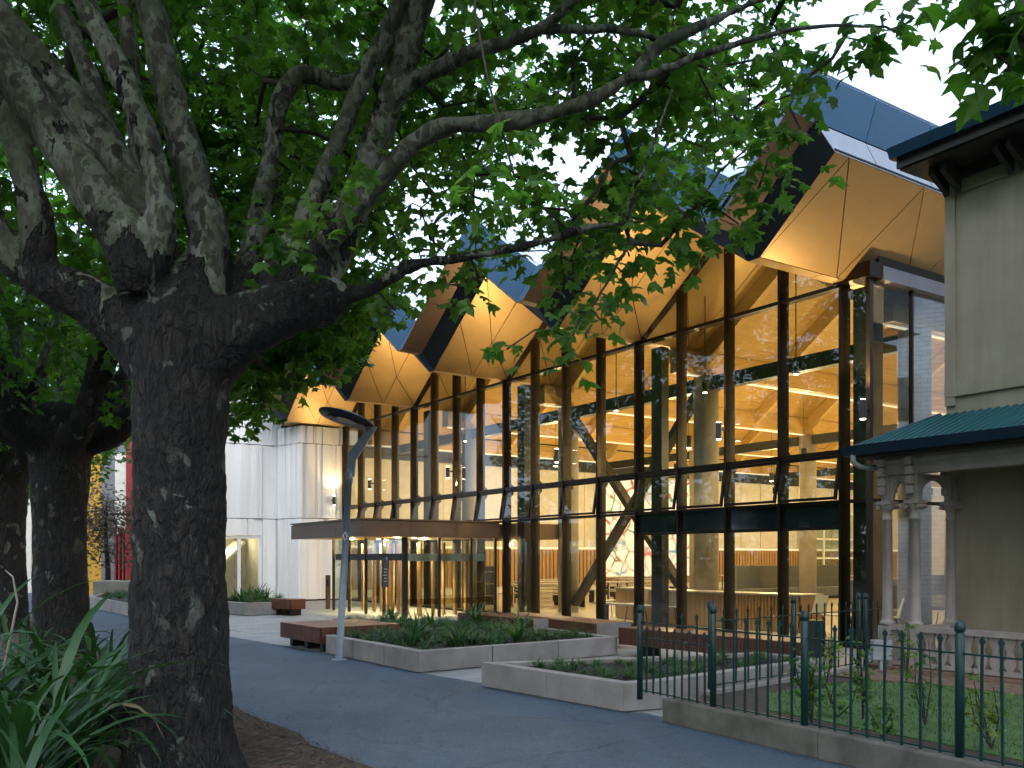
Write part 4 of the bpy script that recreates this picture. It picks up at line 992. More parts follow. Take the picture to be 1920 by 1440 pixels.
for a in (WA+.02, .75, 1.5):
    for da in (0, .16):
        MB().prism([H(a+da, WB-.08, 6.69), H(a+da, WB-.42, 6.69), H(a+da, WB-.44, 6.58), H(a+da, WB-.3, 6.5), H(a+da, WB-.14, 6.42), H(a+da, WB-.08, 6.36)], HX*.07).build('eave_bracket', M['eave'], house)
wn = MB().box(1.06, 2.0, WB-.05, WB-.001, .95, 2.5, H).build('window', M['windowdark'], house)
MB().box(1.0, 1.059, WB-.09, WB-.001, .85, 2.55, H).build('frame', M['trim'], wn)
MB().box(1.0, 2.1, WB-.13, WB-.001, .78, .85, H).build('sill', M['trim'], wn)
# veranda floor, roof, gutter
MB().box(-.62, 6, -.18, WB-.02, .0, .20, H).build('veranda_floor', M['paver'], house)
EA, EB = -.78, -.36
vr = MB().hexa([H(EA, EB, 2.98), H(6, EB, 2.98), H(6, WB-.01, 3.46), H(WA-.1, WB-.01, 3.46)], [H(EA, EB, 3.01), H(6, EB, 3.01), H(6, WB-.01, 3.49), H(WA-.1, WB-.01, 3.49)]).build('veranda_roof', M['tealroof'], house)
cr = MB()
for i in range(60):
    a = EA+.03+i*.112; b1 = WB-.02
    if a < WA-.1: b1 = EB+(a-EA)/((WA-.1)-EA)*(WB-EB)
    z1 = 3.0+(b1-EB)/(WB-EB)*.48
    cr.tube([H(a, EB, 3.012), H(a, b1, z1+.012)], .03, 6)
tag(cr.build('corrugation', M['tealroof'], vr), kind='stuff')
MB().hexa([H(EA, EB, 2.98), H(EA, 3, 2.98), H(WA-.1, 3, 3.46), H(WA-.1, WB, 3.46)], [H(EA, EB, 3.01), H(EA, 3, 3.01), H(WA-.1, 3, 3.49), H(WA-.1, WB, 3.49)]).build('veranda_roof', M['tealroof'], house)
MB().bar(H(EA+.02, EB+.02, 3.03), H(WA-.1, WB, 3.51), .07, .04).build('hip_cap', M['tealroof'], house)
MB().hexa([H(EA-.01, EB-.05, 2.93), H(6, EB-.05, 2.93), H(6, EB+.05, 2.93), H(EA-.01, EB+.05, 2.93)], [H(EA-.03, EB-.09, 3.05), H(6, EB-.09, 3.05), H(6, EB+.05, 3.05), H(EA-.03, EB+.05, 3.05)]).build('gutter', M['gutter'], house)
MB().hexa([H(EA-.05, EB+.051, 2.93), H(EA+.05, EB+.051, 2.93), H(EA+.05, 3, 2.93), H(EA-.05, 3, 2.93)], [H(EA-.09, EB+.051, 3.05), H(EA+.05, EB+.051, 3.05), H(EA+.05, 3, 3.05), H(EA-.09, 3, 3.05)]).build('gutter', M['gutter'], house)
MB().box(EA+.06, 6, EB+.06, WB-.02, 2.90, 2.945, H).build('veranda_ceiling', M['eave'], house)
MB().box(-.50, 6, -.09, .09, 2.66, 2.899, H).build('beam', M['trim'], house)
MB().box(-.50, 6, -.11, -.091, 2.80, 2.86, H).build('beam_moulding', M['trim'], house)
MB().tube([H(EA+.14, EB-.02, 2.94), H(EA+.14, EB-.02, 2.84), H(EA+.20, EB+.03, 2.78), H(-.50, -.11, 2.77)], .035, 10).build('downpipe', M['pvc'], house, True)
colp = [(.095, .72), (.095, .76), (.08, .775), (.068, .80), (.068, .83), (.066, .84), (.056, 2.08), (.066, 2.085), (.066, 2.105), (.056, 2.11), (.056, 2.20), (.075, 2.225), (.092, 2.27), (.092, 2.285)]
cpos = {'A': (-.40, 0), 'B': (-.30, .40), 'C': (0, 0), 'D': (.0, .76)}
for k_, (a, b) in cpos.items():
    c = H(a, b, 0)
    sh = MB().lathe(colp, c, 18).build('column', M['trim'], house, True)
    MB().box(a-.10, a+.10, b-.10, b+.10, 2.285, 2.33, H).build('capital_block', M['trim'], house)
    for s1 in (-1, 1):
        MB().tube([H(a+s1*.085, b-.09, 2.25), H(a+s1*.085, b+.09, 2.25)], .028, 10).build('volute', M['trim'], house)
    MB().box(a-.085, a+.085, b-.085, b+.085, .005, .715, H).build('pedestal', M['trim'], house)
def arch(a0, b0, a1, b1, zs_, zt, pointed, half):
    n = 14; pts = []
    for i in range(n+1):
        f = i/n
        if pointed: x = f; h = zs_+(zt-zs_)*(1-abs(2*f-1)**1.7)**.62
        else: x = .5-.5*math.cos(math.pi*f); h = zs_+(zt-zs_)*math.sin(math.pi*f)
        pts.append((x, h))
    d = (H(a1, b1, 0)-H(a0, b0, 0)); L = d.length; d.normalize(); nn = Vector((-d.y, d.x, 0))*.045
    m = MB()
    for (x0, h0), (x1, h1) in zip(pts, pts[1:]):
        p, q = H(a0, b0, 0)+d*(L*x0), H(a0, b0, 0)+d*(L*x1); top = 2.659
        zz = lambda v, z: Vector((v.x, v.y, z))
        m.hexa([zz(p-nn, h0), zz(q-nn, h1), zz(q+nn, h1), zz(p+nn, h0)], [zz(p-nn, top), zz(q-nn, top), zz(q+nn, top), zz(p+nn, top)])
    m.build('arch_panel', M['trim'], house)
    r = MB()
    r.tube([H(a0, b0, 0)+d*(L*x)+Vector((0, 0, h)) for x, h in pts], .035, 6); r.build('arch_rib', M['trim'], house)
for a, b in ((-.40, 0), (0, 0), (0, .76)):
    MB().box(a-.06, a+.06, b-.055, b+.055, 2.331, 2.659, H).build('post_block', M['trim'], house)
    for j, (w_, z_) in enumerate(((.10, 2.82), (.08, 2.70), (.07, 2.58), (.06, 2.46))):
        MB().box(a-.045, a+.045, b-.10-w_*.9, b-.095, z_-.055, z_+.05, H).build('corbel', M['trim'], house, bevel=.012)
arch(-.34, 0, -.06, 0, 2.34, 2.60, True, 0)
arch(0, .06, 0, .70, 2.34, 2.62, False, 0)
# balustrade of flat sawn balusters
MB().box(-.40, 6, -.06, .06, .66, .73, H).build('handrail', M['trim'], house)
MB().box(-.40, 6, -.05, .05, .215, .27, H).build('bottom_rail', M['trim'], house)
MB().box(-.05, .05, .12, .68, .66, .73, H).build('handrail', M['trim'], house)
out = [(.03, .27), (.065, .33), (.07, .38), (.035, .46), (.03, .50), (.06, .58), (.075, .63), (.075, .66)]
bp = [Vector((x, 0, z)) for x, z in out]+[Vector((-x, 0, z)) for x, z in reversed(out)]
bal = MB().prism([p-Vector((0, .015, 0)) for p in bp], (0, .03, 0)).mesh('baluster'); bal.materials.append(M['trim'])
for i in range(26):
    link('baluster', bal, house, H(.19+i*.17, 0, 0)-house.location, (0, 0, math.atan2(HX.y, HX.x)))
for i in (-.28, -.16): link('baluster', bal, house, H(i, 0, 0)-house.location, (0, 0, math.atan2(HX.y, HX.x)))
for i in range(3): link('baluster', bal, house, H(0, .2+.17*i, 0)-house.location, (0, 0, math.atan2(HM.y, HM.x)))

# ------------------------------------------------------------------ buildings beyond
bb = thing('brick_building', (30, 16, 0), 'white brick building with red window panels, mirrored in the side glass', 'building')
MB().box(24, 40, 4, 5, 0, 16).build('wall', M['wbrick'], bb)
MB().box(24, 25, 5.001, 40, 0, 16).build('wall', M['wbrick'], bb)
for z in (3.0, 6.4, 9.8):
    for i in range(8):
        y = 6+i*4.2
        w_ = MB().box(23.9, 23.99, y, y+2.8, z, z+1.5).build('window', M['windowdark'], bb)
        MB().box(23.86, 23.898, y, y+.8, z, z+1.5).build('red_panel', M['red'], w_)
        MB().box(23.85, 23.898, y+1.5, y+1.9, z, z+1.5).build('timber_panel', M['slat'], w_)
cb = thing('colour_panel_building', (-20, 40, 0), 'distant building with yellow brick, grey and deep red panels between the trunks', 'building')
def cpan(px0, px1, py0, mat, nm, Y=40, d=.3):
    a, b = at(px0, py0, Y), at(px1, py0, Y)
    return MB().box(a.x, b.x, Y, Y+d, 0, a.z).build(nm, mat, cb)
cpan(60, 190, 850, M['yellow'], 'brick_panel'); cpan(190.5, 215, 860, M['grey'], 'grey_panel'); cpan(215.5, 236, 850, M['cream'], 'cream_panel')
w_ = cpan(216, 236, 1000, M['windowdark'], 'window', 39.8, .15)
for p in (216, 223, 230, 236): MB().box(at(p, 0, 39.7).x-.04, at(p, 0, 39.7).x+.04, 39.7, 39.78, 0, 2.9).build('frame', M['red'], w_)
cpan(236.5, 330, 780, M['red'], 'red_panel', 39.6, .6); cpan(-200, 59, 860, M['cream'], 'cream_panel', 41)
MB().box(-30, -14, 41.4, 50, 0, 9).build('wall', M['grey'], cb)

# ------------------------------------------------------------------ plane trees
def leaf_arrays(simple=False, fold=0.16):
    if simple: right = [(0.13, -0.05), (0.40, 0.05), (0.26, 0.22), (0.48, 0.48), (0.20, 0.52), (0, 1.0)]
    else: right = [(0.09, -0.07), (0.30, -0.06), (0.43, 0.03), (0.34, 0.12), (0.27, 0.20), (0.42, 0.30), (0.55, 0.50), (0.38, 0.48), (0.23, 0.50), (0.22, 0.68), (0.12, 0.80), (0, 1.0)]
    pts = [(0, 0.0)]+right+[(-x, y) for x, y in reversed(right[:-1])]
    v = [(0, 0.36, 0.0)]+[(x, y, -fold*abs(x)*1.6-0.25*max(0, y-0.4)**2-(0.10 if abs(x) > .3 else 0)) for x, y in pts]
    n = len(pts); f = [(0, i+1, (i+1) % n+1) for i in range(n)]
    return np.array(v), np.array(f)
def scatter_mesh(name, base_v, base_f, mats):          # mats: (N,4,4) numpy
    N = len(mats); nv = len(base_v); nf = len(base_f)
    vh = np.c_[base_v, np.ones(nv)]
    V = np.einsum('nij,vj->nvi', mats, vh)[:, :, :3].reshape(-1, 3)
    Fc = (base_f[None]+(np.arange(N)*nv)[:, None, None]).reshape(-1, 3)
    me = bpy.data.meshes.new(name); me.vertices.add(len(V)); me.vertices.foreach_set('co', V.ravel())
    me.loops.add(len(Fc)*3); me.loops.foreach_set('vertex_index', Fc.ravel().astype(np.int32))
    me.polygons.add(len(Fc)); me.polygons.foreach_set('loop_start', np.arange(0, len(Fc)*3, 3, dtype=np.int32))
    me.polygons.foreach_set('loop_total', np.full(len(Fc), 3, dtype=np.int32))
    me.update(calc_edges=True); return me
def leaf_frames(cent, size, droop=0.55, r=rng, out=None):
    """orientation frames: y = leaf tip direction (outward and drooping), z = blade normal"""
    N = len(cent); a = r.uniform(0, 2*np.pi, N)
    y = np.c_[np.cos(a), np.sin(a), r.normal(-droop, 0.45, N)]
    if out is not None: y[:, :2] += out[:, :2]*0.8
    y /= np.linalg.norm(y, axis=1)[:, None]
    up = np.c_[r.normal(0, .55, N), r.normal(0, .55, N), np.ones(N)]
    x = np.cross(y, up); x /= np.linalg.norm(x, axis=1)[:, None]; z = np.cross(x, y)
    m = np.zeros((N, 4, 4)); s = size[:, None]
    m[:, :3, 0] = x*s; m[:, :3, 1] = y*s; m[:, :3, 2] = z*s; m[:, :3, 3] = cent; m[:, 3, 3] = 1
    return m
def smooth_path(pts, per=5):
    P = [Vector(p[:3]) for p in pts]; R = [p[3] for p in pts]; out = []; rr = []
    for i in range(len(P)-1):
        p0, p1, p2, p3 = P[max(i-1, 0)], P[i], P[i+1], P[min(i+2, len(P)-1)]
        for j in range(per):
            t = j/per
            out.append(0.5*((2*p1)+(p2-p0)*t+(2*p0-5*p1+4*p2-p3)*t*t+(3*p1-p0-3*p2+p3)*t**3)); rr.append(R[i]+(R[i+1]-R[i])*t)
    out.append(P[-1]); rr.append(R[-1]); return out, rr
def grow(skel_p, skel_r, targets):
    """join every leaf cluster to the nearest wood with a bent twig; radii grow with what they carry"""
    P = [np.array(p) for p in skel_p]; par = [-1]*len(P); nsk = len(P); load = [0.0]*len(P)
    arr = np.zeros((nsk+len(targets)*7, 3)); arr[:nsk] = np.array(P); n = nsk
    T = np.array(targets)
    d0 = np.min(np.linalg.norm(T[:, None, :]-arr[None, :nsk:4], axis=2), axis=1) if len(T) < 4000 else np.zeros(len(T))
    for ti in np.argsort(d0):
        t = T[ti]; dd = np.linalg.norm(arr[:n]-t, axis=1); j = int(np.argmin(dd)); L = dd[j]
        k = int(min(6, max(1, math.ceil(L/0.35)))); a = arr[j].copy(); prev = j
        bend = rng.normal(0, 0.10*L, 3); bend[2] += 0.06*L
        for i in range(1, k+1):
            f = i/k; q = a+(t-a)*f+bend*math.sin(math.pi*f)+(rng.normal(0, .02, 3) if i < k else 0)
            arr[n] = q; par.append(prev); load.append(0.0); prev = n; n += 1
        load[prev] = 1.0
    for i in range(n-1, nsk-1, -1):
        if par[i] >= nsk: load[par[i]] += load[i]
    return arr[:n], par, load, nsk
def twigs_mesh(arr, par, load, nsk, r0=0.0045):
    kids = {}
    for i in range(nsk, len(arr)): kids.setdefault(par[i], []).append(i)
    b = MB(); used = set()
    order = range(nsk, len(arr))
    for i in order:
        if i in used: continue
        path = [par[i], i]; used.add(i)
        while path[-1] in kids:
            c = max(kids[path[-1]], key=lambda k: load[k])
            if c in used: break
            used.add(c); path.append(c)
        rad = [min(0.05, r0*math.sqrt(load[p])+0.002) for p in path[1:]]; rad = [rad[0]]+rad
        b.tube([arr[p] for p in path], rad, 5, False)
    return b
def plane_tree(name, base, label, paths, targets, per_cluster, spread, leafsize, simple, leafmat, bark, limbbark, singles=0, voxel=0.035, sprays=()):
    t = thing(name, base, label, 'tree', 'plane trees in a row along the footpath')
    sp, sr = [], []
    tr = MB()
    trunk_paths = [p for p in paths if p[0] == 'trunk']; limbs = [p for p in paths if p[0] != 'trunk']
    thick = [p for p in paths if max(q[3] for q in p[1]) >= .07]; thin = [p for p in paths if p not in thick]
    b = MB()
    for _, p in thick:
        pts, rr = smooth_path(p, 6); b.tube(pts, rr, 20); sp.extend([tuple(q) for q in pts]); sr.extend(rr)
    o = b.build('trunk', bark, t, True)
    md = o.modifiers.new('remesh', 'REMESH'); md.mode = 'VOXEL'; md.voxel_size = voxel; md.use_smooth_shade = True
    sm = o.modifiers.new('smooth', 'SMOOTH'); sm.iterations = 5; sm.factor = .5
    for nm_, ns, st in (('lumps', .30, .055), ('fissures', .07, .022)):
        tx = bpy.data.textures.new(nm_, 'CLOUDS'); tx.noise_scale = ns; tx.noise_depth = 3
        ds = o.modifiers.new(nm_, 'DISPLACE'); ds.texture = tx; ds.strength = st; ds.mid_level = .5; ds.texture_coords = 'LOCAL'
    for _, p in thin:
        pts, rr = smooth_path(p, 6); sp.extend([tuple(q) for q in pts]); sr.extend(rr)
        MB().tube([q+Vector(rng.normal(0, .004, 3)) for q in pts], rr, 10).build('limb', limbbark, t, True)
    arr, par, load, nsk = grow(sp, sr, list(targets)+list(sprays))
    tag(twigs_mesh(arr, par, load, nsk).build('branches', M['twig'], t, True), kind='stuff')
    C = np.repeat(np.array(targets), per_cluster, axis=0)
    off = rng.normal(0, 1, C.shape); off /= np.linalg.norm(off, axis=1)[:, None]; off *= (rng.random(len(C))**.5)[:, None]*spread*np.array([1, 1, .75])
    C = C+off
    if len(sprays):
        C2 = np.repeat(np.array(sprays), 10, axis=0); o2 = rng.normal(0, .10, C2.shape); C = np.r_[C, C2+o2]; off = np.r_[off, o2*2]
    size = rng.uniform(.62, 1.15, len(C))*leafsize
    m = leaf_frames(C, size, .5, rng, off/spread)
    bv, bf = leaf_arrays(simple)
    bv = bv-np.array([0, 0, 0])
    if singles:
        py = HY-F*(C[:, 2]-EYE)/C[:, 1]; px = CX+F*C[:, 0]/C[:, 1]
        vis = (px > 0) & (px < 1920) & (py > 0) & (py < 1440) & (C[:, 1] > 1)
        score = np.where(vis, size/np.maximum(C[:, 1], .1)*(1+py/900), 0); idx = np.argsort(-score)[:singles]
        lm = bpy.data.meshes.new('leaf'); lm.from_pydata([tuple(v) for v in bv], [], [tuple(f) for f in bf]); lm.materials.append(leafmat)
        for i in idx:
            o = link('leaf', lm, t); o.matrix_local = Matrix(m[i].tolist()); o.location = Vector(C[i])-t.location
        keep = np.ones(len(C), bool); keep[idx] = False; m = m[keep]
    m[:, :3, 3] -= np.array(t.location)
    me = scatter_mesh('crown', bv, bf, m); me.materials.append(leafmat)
    o = link('crown', me, t); o['kind'] = 'stuff'
    return t
def W(lst, sc_=None):                                   # (px, py, Y, radius)
    return [(*at(px, py, Y), r) for px, py, Y, r in lst]
def interp(tab, x):
    xs = [a for a, b in tab]; ys = [b for a, b in tab]; return float(np.interp(x, xs, ys))
outA = [(-600, 420), (0, 300), (250, 250), (430, 330), (480, 455), (560, 490), (640, 500), (700, 590), (760, 560), (830, 520), (900, 560), (930, 660), (990, 660), (1010, 520), (1060, 660), (1130, 650), (1180, 540), (1250, 520), (1310, 500), (1400, 440), (1480, 400), (1510, 330), (1560, 170), (1620, 120), (1710, 95), (1722, -120), (1785, -120), (1800, 70), (1860, 150), (1920, 190), (2050, 150), (2600, -200)]
outB = [(-600, 420), (250, 300), (400, 560), (432, 830), (480, 800), (560, 730), (640, 715), (700, 630), (750, 620), (800, 540), (900, 500), (1000, 470), (1100, 480), (1200, 430), (1300, 380), (1400, 330), (1480, 280), (1560, 90), (1650, 50), (1720, -150), (2600, -300)]
tg = []
while len(tg) < 2000:
    p = np.array([rng.uniform(-9, 6.5), rng.uniform(4.6, 12.4), rng.uniform(2.6, 11.5)])
    e = ((p[0]+1.0)/7.6)**2+((p[1]-7.8)/5.2)**2+((p[2]-5.5)/5.6)**2
    if e > 1: continue
    px, py = proj(p); lim = interp(outA if p[1] < 9.4 else outB, px+50)
    if py > min(lim, interp(outA if p[1] < 9.4 else outB, px))-.26*F/p[1]: continue
    if py > -60 and px < 430 and p[1] < 8.2 and rng.random() < .97: continue       # the fork stays open to view
    if py > -60 and p[1] < 7.1 and rng.random() < .93: continue                    # most of the leaf hangs beyond the limbs
    if p[0] > 2.9 and p[1] > 8.9: continue
    if p[1] > 9.4 and p[0] > 3: continue
    dens = 0.45 if (py > lim-150 and px > 700) else 1.0
    if noise.noise(Vector(p)*0.6) < (-0.12 if px > 780 else -.25): continue
    if p[2] > 8.5: dens *= .5
    if rng.random() > dens: continue
    tg.append(p)
while len(tg) < 2130:                                    # low skirt of leaf beyond the bole, over the forecourt
    px, py, Y = rng.uniform(430, 760), rng.uniform(520, 850), rng.uniform(9.6, 12.2)
    if py < interp(outB, px)-25: tg.append(np.array(at(px, py, Y)))
# sprays that hang low in front of the roof
spr = [np.array(at(px, py, Y)) for px, py, Y in ((950, 655, 6.3), (1070, 640, 6.4), (1040, 620, 6.4), (1125, 600, 6.5), (1085, 585, 6.6), (1150, 560, 6.5), (1180, 520, 6.5), (1240, 460, 6.4), (1285, 470, 6.4), (1265, 430, 6.4), (1220, 410, 6.5), (1180, 480, 6.6), (1350, 395, 6.2), (1385, 420, 6.1), (1420, 360, 6.1), (1460, 335, 6.0), (1440, 300, 6.0), (1490, 310, 6.0), (1380, 350, 6.1), (1330, 440, 6.2), (1310, 380, 6.2), (1350, 320, 6.2), (560, 470, 6.2), (500, 460, 6.1), (520, 440, 6.1), (590, 420, 6.2), (740, 580, 7.0), (700, 570, 7.2), (860, 535, 6.9), (800, 530, 7.0), (900, 520, 6.8), (1660, 50, 6.2), (1690, 65, 6.1), (1630, 85, 6.2), (1560, 110, 6.2), (1520, 140, 6.2), (1480, 200, 6.2), (1500, 240, 6.1), (1450, 250, 6.1), (1400, 280, 6.2), (1590, 60, 6.2), (1420, 200, 6.3))]
T1 = 6.8
paths = [('trunk', W([(342, 1475, T1, .54), (340, 1440, T1, .46), (337, 1380, T1, .39), (336, 1250, T1, .355), (337, 1050, T1, .335), (337, 850, T1, .33), (340, 720, T1, .345), (346, 650, T1, .38), (350, 590, T1+.05, .38), (358, 520, T1+.15, .26)])),
         ('trunk', W([(325, 690, T1, .30), (240, 610, T1, .235), (160, 560, T1-.05, .175), (90, 527, T1-.1, .155), (25, 480, T1-.15, .14), (-30, 400, T1-.2, .12), (-90, 250, T1-.3, .10)])),
         ('trunk', W([(370, 670, T1, .32), (450, 615, T1-.1, .24), (540, 580, T1-.1, .185), (600, 565, T1, .18), (630, 550, T1+.1, .14)])),
         ('trunk', W([(590, 590, T1, .15), (600, 520, T1+.1, .17), (640, 440, T1+.2, .14), (673, 365, T1+.3, .115)])),
         ('trunk', W([(230, 1400, T1-.1, .22), (245, 1350, T1-.05, .16), (290, 1300, T1, .12)])),
         ('limb', W([(262, 545, T1-.22, .16), (252, 480, T1-.30, .20), (215, 415, T1-.25, .17), (128, 292, T1-.2, .155), (55, 182, T1-.2, .15), (-20, 90, T1-.2, .14), (-120, -60, T1-.2, .12)])),
         ('limb', W([(270, 520, T1-.25, .15), (296, 440, T1-.30, .12), (303, 383, T1-.32, .105), (284, 292, T1-.35, .095), (248, 190, T1-.35, .09), (204, 91, T1-.3, .085), (157, 0, T1-.3, .08), (100, -150, T1-.3, .06)])),
         ('limb', W([(290, 500, T1+.2, .2), (255, 383, T1+.1, .17), (153, 226, T1+.05, .16), (73, 128, T1, .15), (-10, 30, T1, .14), (-150, -130, T1, .1)])),
         ('limb', W([(60, 520, T1-.1, .12), (73, 470, T1-.15, .13), (60, 380, T1-.2, .105), (40, 300, T1-.2, .095), (10, 220, T1-.2, .09), (-60, 90, T1-.2, .07)])),
         ('limb', W([(245, 380, T1+.3, .10), (219, 292, T1+.35, .075), (190, 204, T1+.35, .072), (146, 91, T1+.35, .068), (109, 0, T1+.35, .064), (60, -120, T1+.3, .05)])),
         ('limb', W([(290, 430, T1+.45, .09), (262, 290, T1+.5, .075), (248, 146, T1+.5, .07), (233, 0, T1+.5, .062), (220, -130, T1+.5, .05)])),
         ('limb', W([(370, 560, T1, .22), (394, 456, T1+.05, .15), (360, 328, T1+.05, .125), (324, 200, T1+.05, .115), (295, 73, T1+.05, .108), (281, -10, T1+.05, .1), (260, -150, T1, .08)])),
         ('limb', W([(440, 560, T1+.2, .14), (476, 456, T1+.3, .09), (507, 292, T1+.4, .078), (529, 182, T1+.4, .07), (569, 139, T1+.4, .066), (638, 157, T1+.45, .06), (700, 128, T1+.5, .05), (760, 40, T1+.5, .04)])),
         ('limb', W([(500, 570, T1+.0, .14), (547, 456, T1+.05, .09), (600, 345, T1+.1, .08), (638, 255, T1+.1, .075), (691, 128, T1+.1, .07), (753, 0, T1+.1, .062), (800, -120, T1, .05)])),
         ('limb', W([(600, 530, T1+.1, .15), (640, 440, T1+.2, .13), (673, 365, T1+.25, .12), (720, 219, T1+.25, .105), (771, 73, T1+.2, .095), (797, -20, T1+.1, .085), (830, -160, T1, .07)])),
         ('limb', W([(735, 190, T1+.2, .09), (775, 153, T1+.15, .07), (830, 125, T1, .062), (892, 95, T1-.15, .056), (960, 75, T1-.25, .05), (1019, 50, T1-.3, .044), (1074, 0, T1-.35, .035), (1150, -90, T1-.4, .025)])),
         ('limb', W([(1010, 55, T1-.3, .035), (1100, 55, T1-.2, .03), (1200, 62, T1-.1, .026), (1300, 110, T1, .016)])),
         ('limb', W([(560, 540, T1+.1, .11), (600, 474, T1, .09), (650, 410, T1-.1, .08), (709, 346, T1-.2, .074), (770, 275, T1-.3, .07), (837, 237, T1-.35, .066), (965, 226, T1-.4, .06), (1092, 193, T1-.4, .052), (1183, 142, T1-.4, .046), (1238, 84, T1-.4, .04), (1300, 55, T1-.35, .034), (1400, 10, T1-.3, .026), (1500, -30, T1-.3, .018)])),
         ('limb', W([(1175, 148, T1-.4, .035), (1238, 135, T1-.45, .03), (1300, 109, T1-.5, .026), (1390, 80, T1-.55, .02), (1520, 50, T1-.55, .014), (1650, 50, T1-.6, .008)])),
         ('limb', W([(610, 590, T1, .10), (650, 555, T1-.05, .06), (690, 545, T1-.1, .048), (780, 497, T1-.2, .042), (900, 478, T1-.25, .037), (1010, 455, T1-.3, .032), (1110, 425, T1-.3, .028), (1182, 420, T1-.3, .022)])),
         ('limb', W([(1178, 421, T1-.3, .02), (1186, 375, T1-.35, .016), (1205, 320, T1-.4, .014), (1235, 240, T1-.4, .01), (1260, 170, T1-.4, .008)])),
         ('limb', W([(1172, 424, T1-.3, .018), (1178, 455, T1-.3, .014), (1160, 490, T1-.3, .011), (1120, 560, T1-.3, .008), (1085, 600, T1-.3, .006)])),
         ('limb', W([(440, 640, T1+.4, .12), (470, 660, 8.6, .06), (500, 690, 10.0, .045), (560, 650, 11.0, .03), (640, 590, 11.6, .02)]))]
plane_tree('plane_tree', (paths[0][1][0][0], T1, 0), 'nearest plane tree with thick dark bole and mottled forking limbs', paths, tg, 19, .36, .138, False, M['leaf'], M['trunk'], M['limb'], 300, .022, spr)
def far_tree(px, Y, label, rt, seed, lean=0, crown_r=(5.5, 5.0, 4.2), nclus=620, X=None, extra=()):
    r = random.Random(seed); X = (px-CX)/F*Y if X is None else X; base = Vector((X, Y, 0)); fork = 3.1+.4*r.random()
    P = [('trunk', [(X, Y, -.1, rt*1.5), (X, Y, .15, rt*1.2), (X+.02, Y, .8, rt), (X+lean*.5, Y, 2.0, rt*.95), (X+lean, Y, fork, rt*1.15), (X+lean, Y, fork+.5, rt*.7)])]
    c = Vector((X+lean, Y, fork))
    for i in range(6):
        a = i/6*6.283+r.random()*.5; o = Vector((math.cos(a), math.sin(a), 0)); R = .5*rt
        p1 = c+o*.7+Vector((0, 0, .1)); p2 = c+o*1.1+Vector((0, 0, .7))
        P.append(('trunk', [(*(c-Vector((0, 0, .1))), R*1.2), (*p1, R), (*p2, R*.8), (*(p2+o*.2+Vector((0, 0, .5))), R*.6)]))
        for j in range(3):
            s = p2+o*r.uniform(-.5, .3); dirn = (o*r.uniform(.1, .7)+Vector((r.uniform(-.3, .3), r.uniform(-.3, .3), 1))).normalized()
            rr = r.uniform(.06, .11)*rt/.36
            P.append(('limb', [(*(s+dirn*k*1.05+Vector((r.uniform(-.1, .1), r.uniform(-.1, .1), 0))), rr*(1-k*.15)) for k in range(6)]))
    T = []
    cz = fork+4.2
    while len(T) < nclus:
        q = Vector((r.uniform(-1, 1), r.uniform(-1, 1), r.uniform(-1, 1)))
        if q.length > 1 or q.length < .35: continue
        p = Vector((X+lean+q.x*crown_r[0], Y+q.y*crown_r[1], cz+q.z*crown_r[2]))
        if p.z < fork+.3: continue
        if extra:
            if p.y > .5:
                qx, qy = proj(p)
                if -150 < qx < 2250 and qy > -230: continue
            if (p-Vector((0, 0, EYE))).length < 2.4: continue
        elif p.x > -2.6-.62*(p.y-9) + 3.6: continue
        T.append(np.array(p))
    if extra:
        e_ = Vector(extra[0]); s_ = Vector((X, Y, fork+.6))
        P.append(('limb', [(*(s_.lerp(e_, f)+Vector((.5*math.sin(3.14*f), 0, 1.3*math.sin(3.14*f)))), .068*(1-f)+.008) for f in (0, .2, .4, .6, .8, 1)]))
    return plane_tree('plane_tree', base, label, P, T, 22, .55, .22, True, M['leaf_far'], M['trunk2'], M['limb2'], 0, .05, extra)
far_tree(112, 13.0, 'second plane tree behind the flax with low spreading fork', .37, 11)
far_tree(15, 19.6, 'third plane tree at the picture edge behind the second', .36, 23)
far_tree(-60, 27.5, 'fourth plane tree farther along the row, mostly hidden', .36, 31)
far_tree(0, -2.6, 'plane tree beside the photographer, only its top corner leaves in the picture',   .36, 41, X=3.55, nclus=420, extra=[np.array(at(px, py, Y)) for px, py, Y in ((1860, 50, 5.6), (1900, 90, 5.6), (1880, 10, 5.8), (1835, 15, 5.7), (1905, 150, 5.5), (1890, 120, 5.4), (1850, 90, 5.6), (1915, 60, 5.5), (1925, 20, 5.5))])
far_tree(0, -8.6, 'plane tree behind the photographer, seen mirrored in the glass', .36, 43, X=7.4, nclus=420, extra=[np.array((7.8, -6.8, 5.0))])
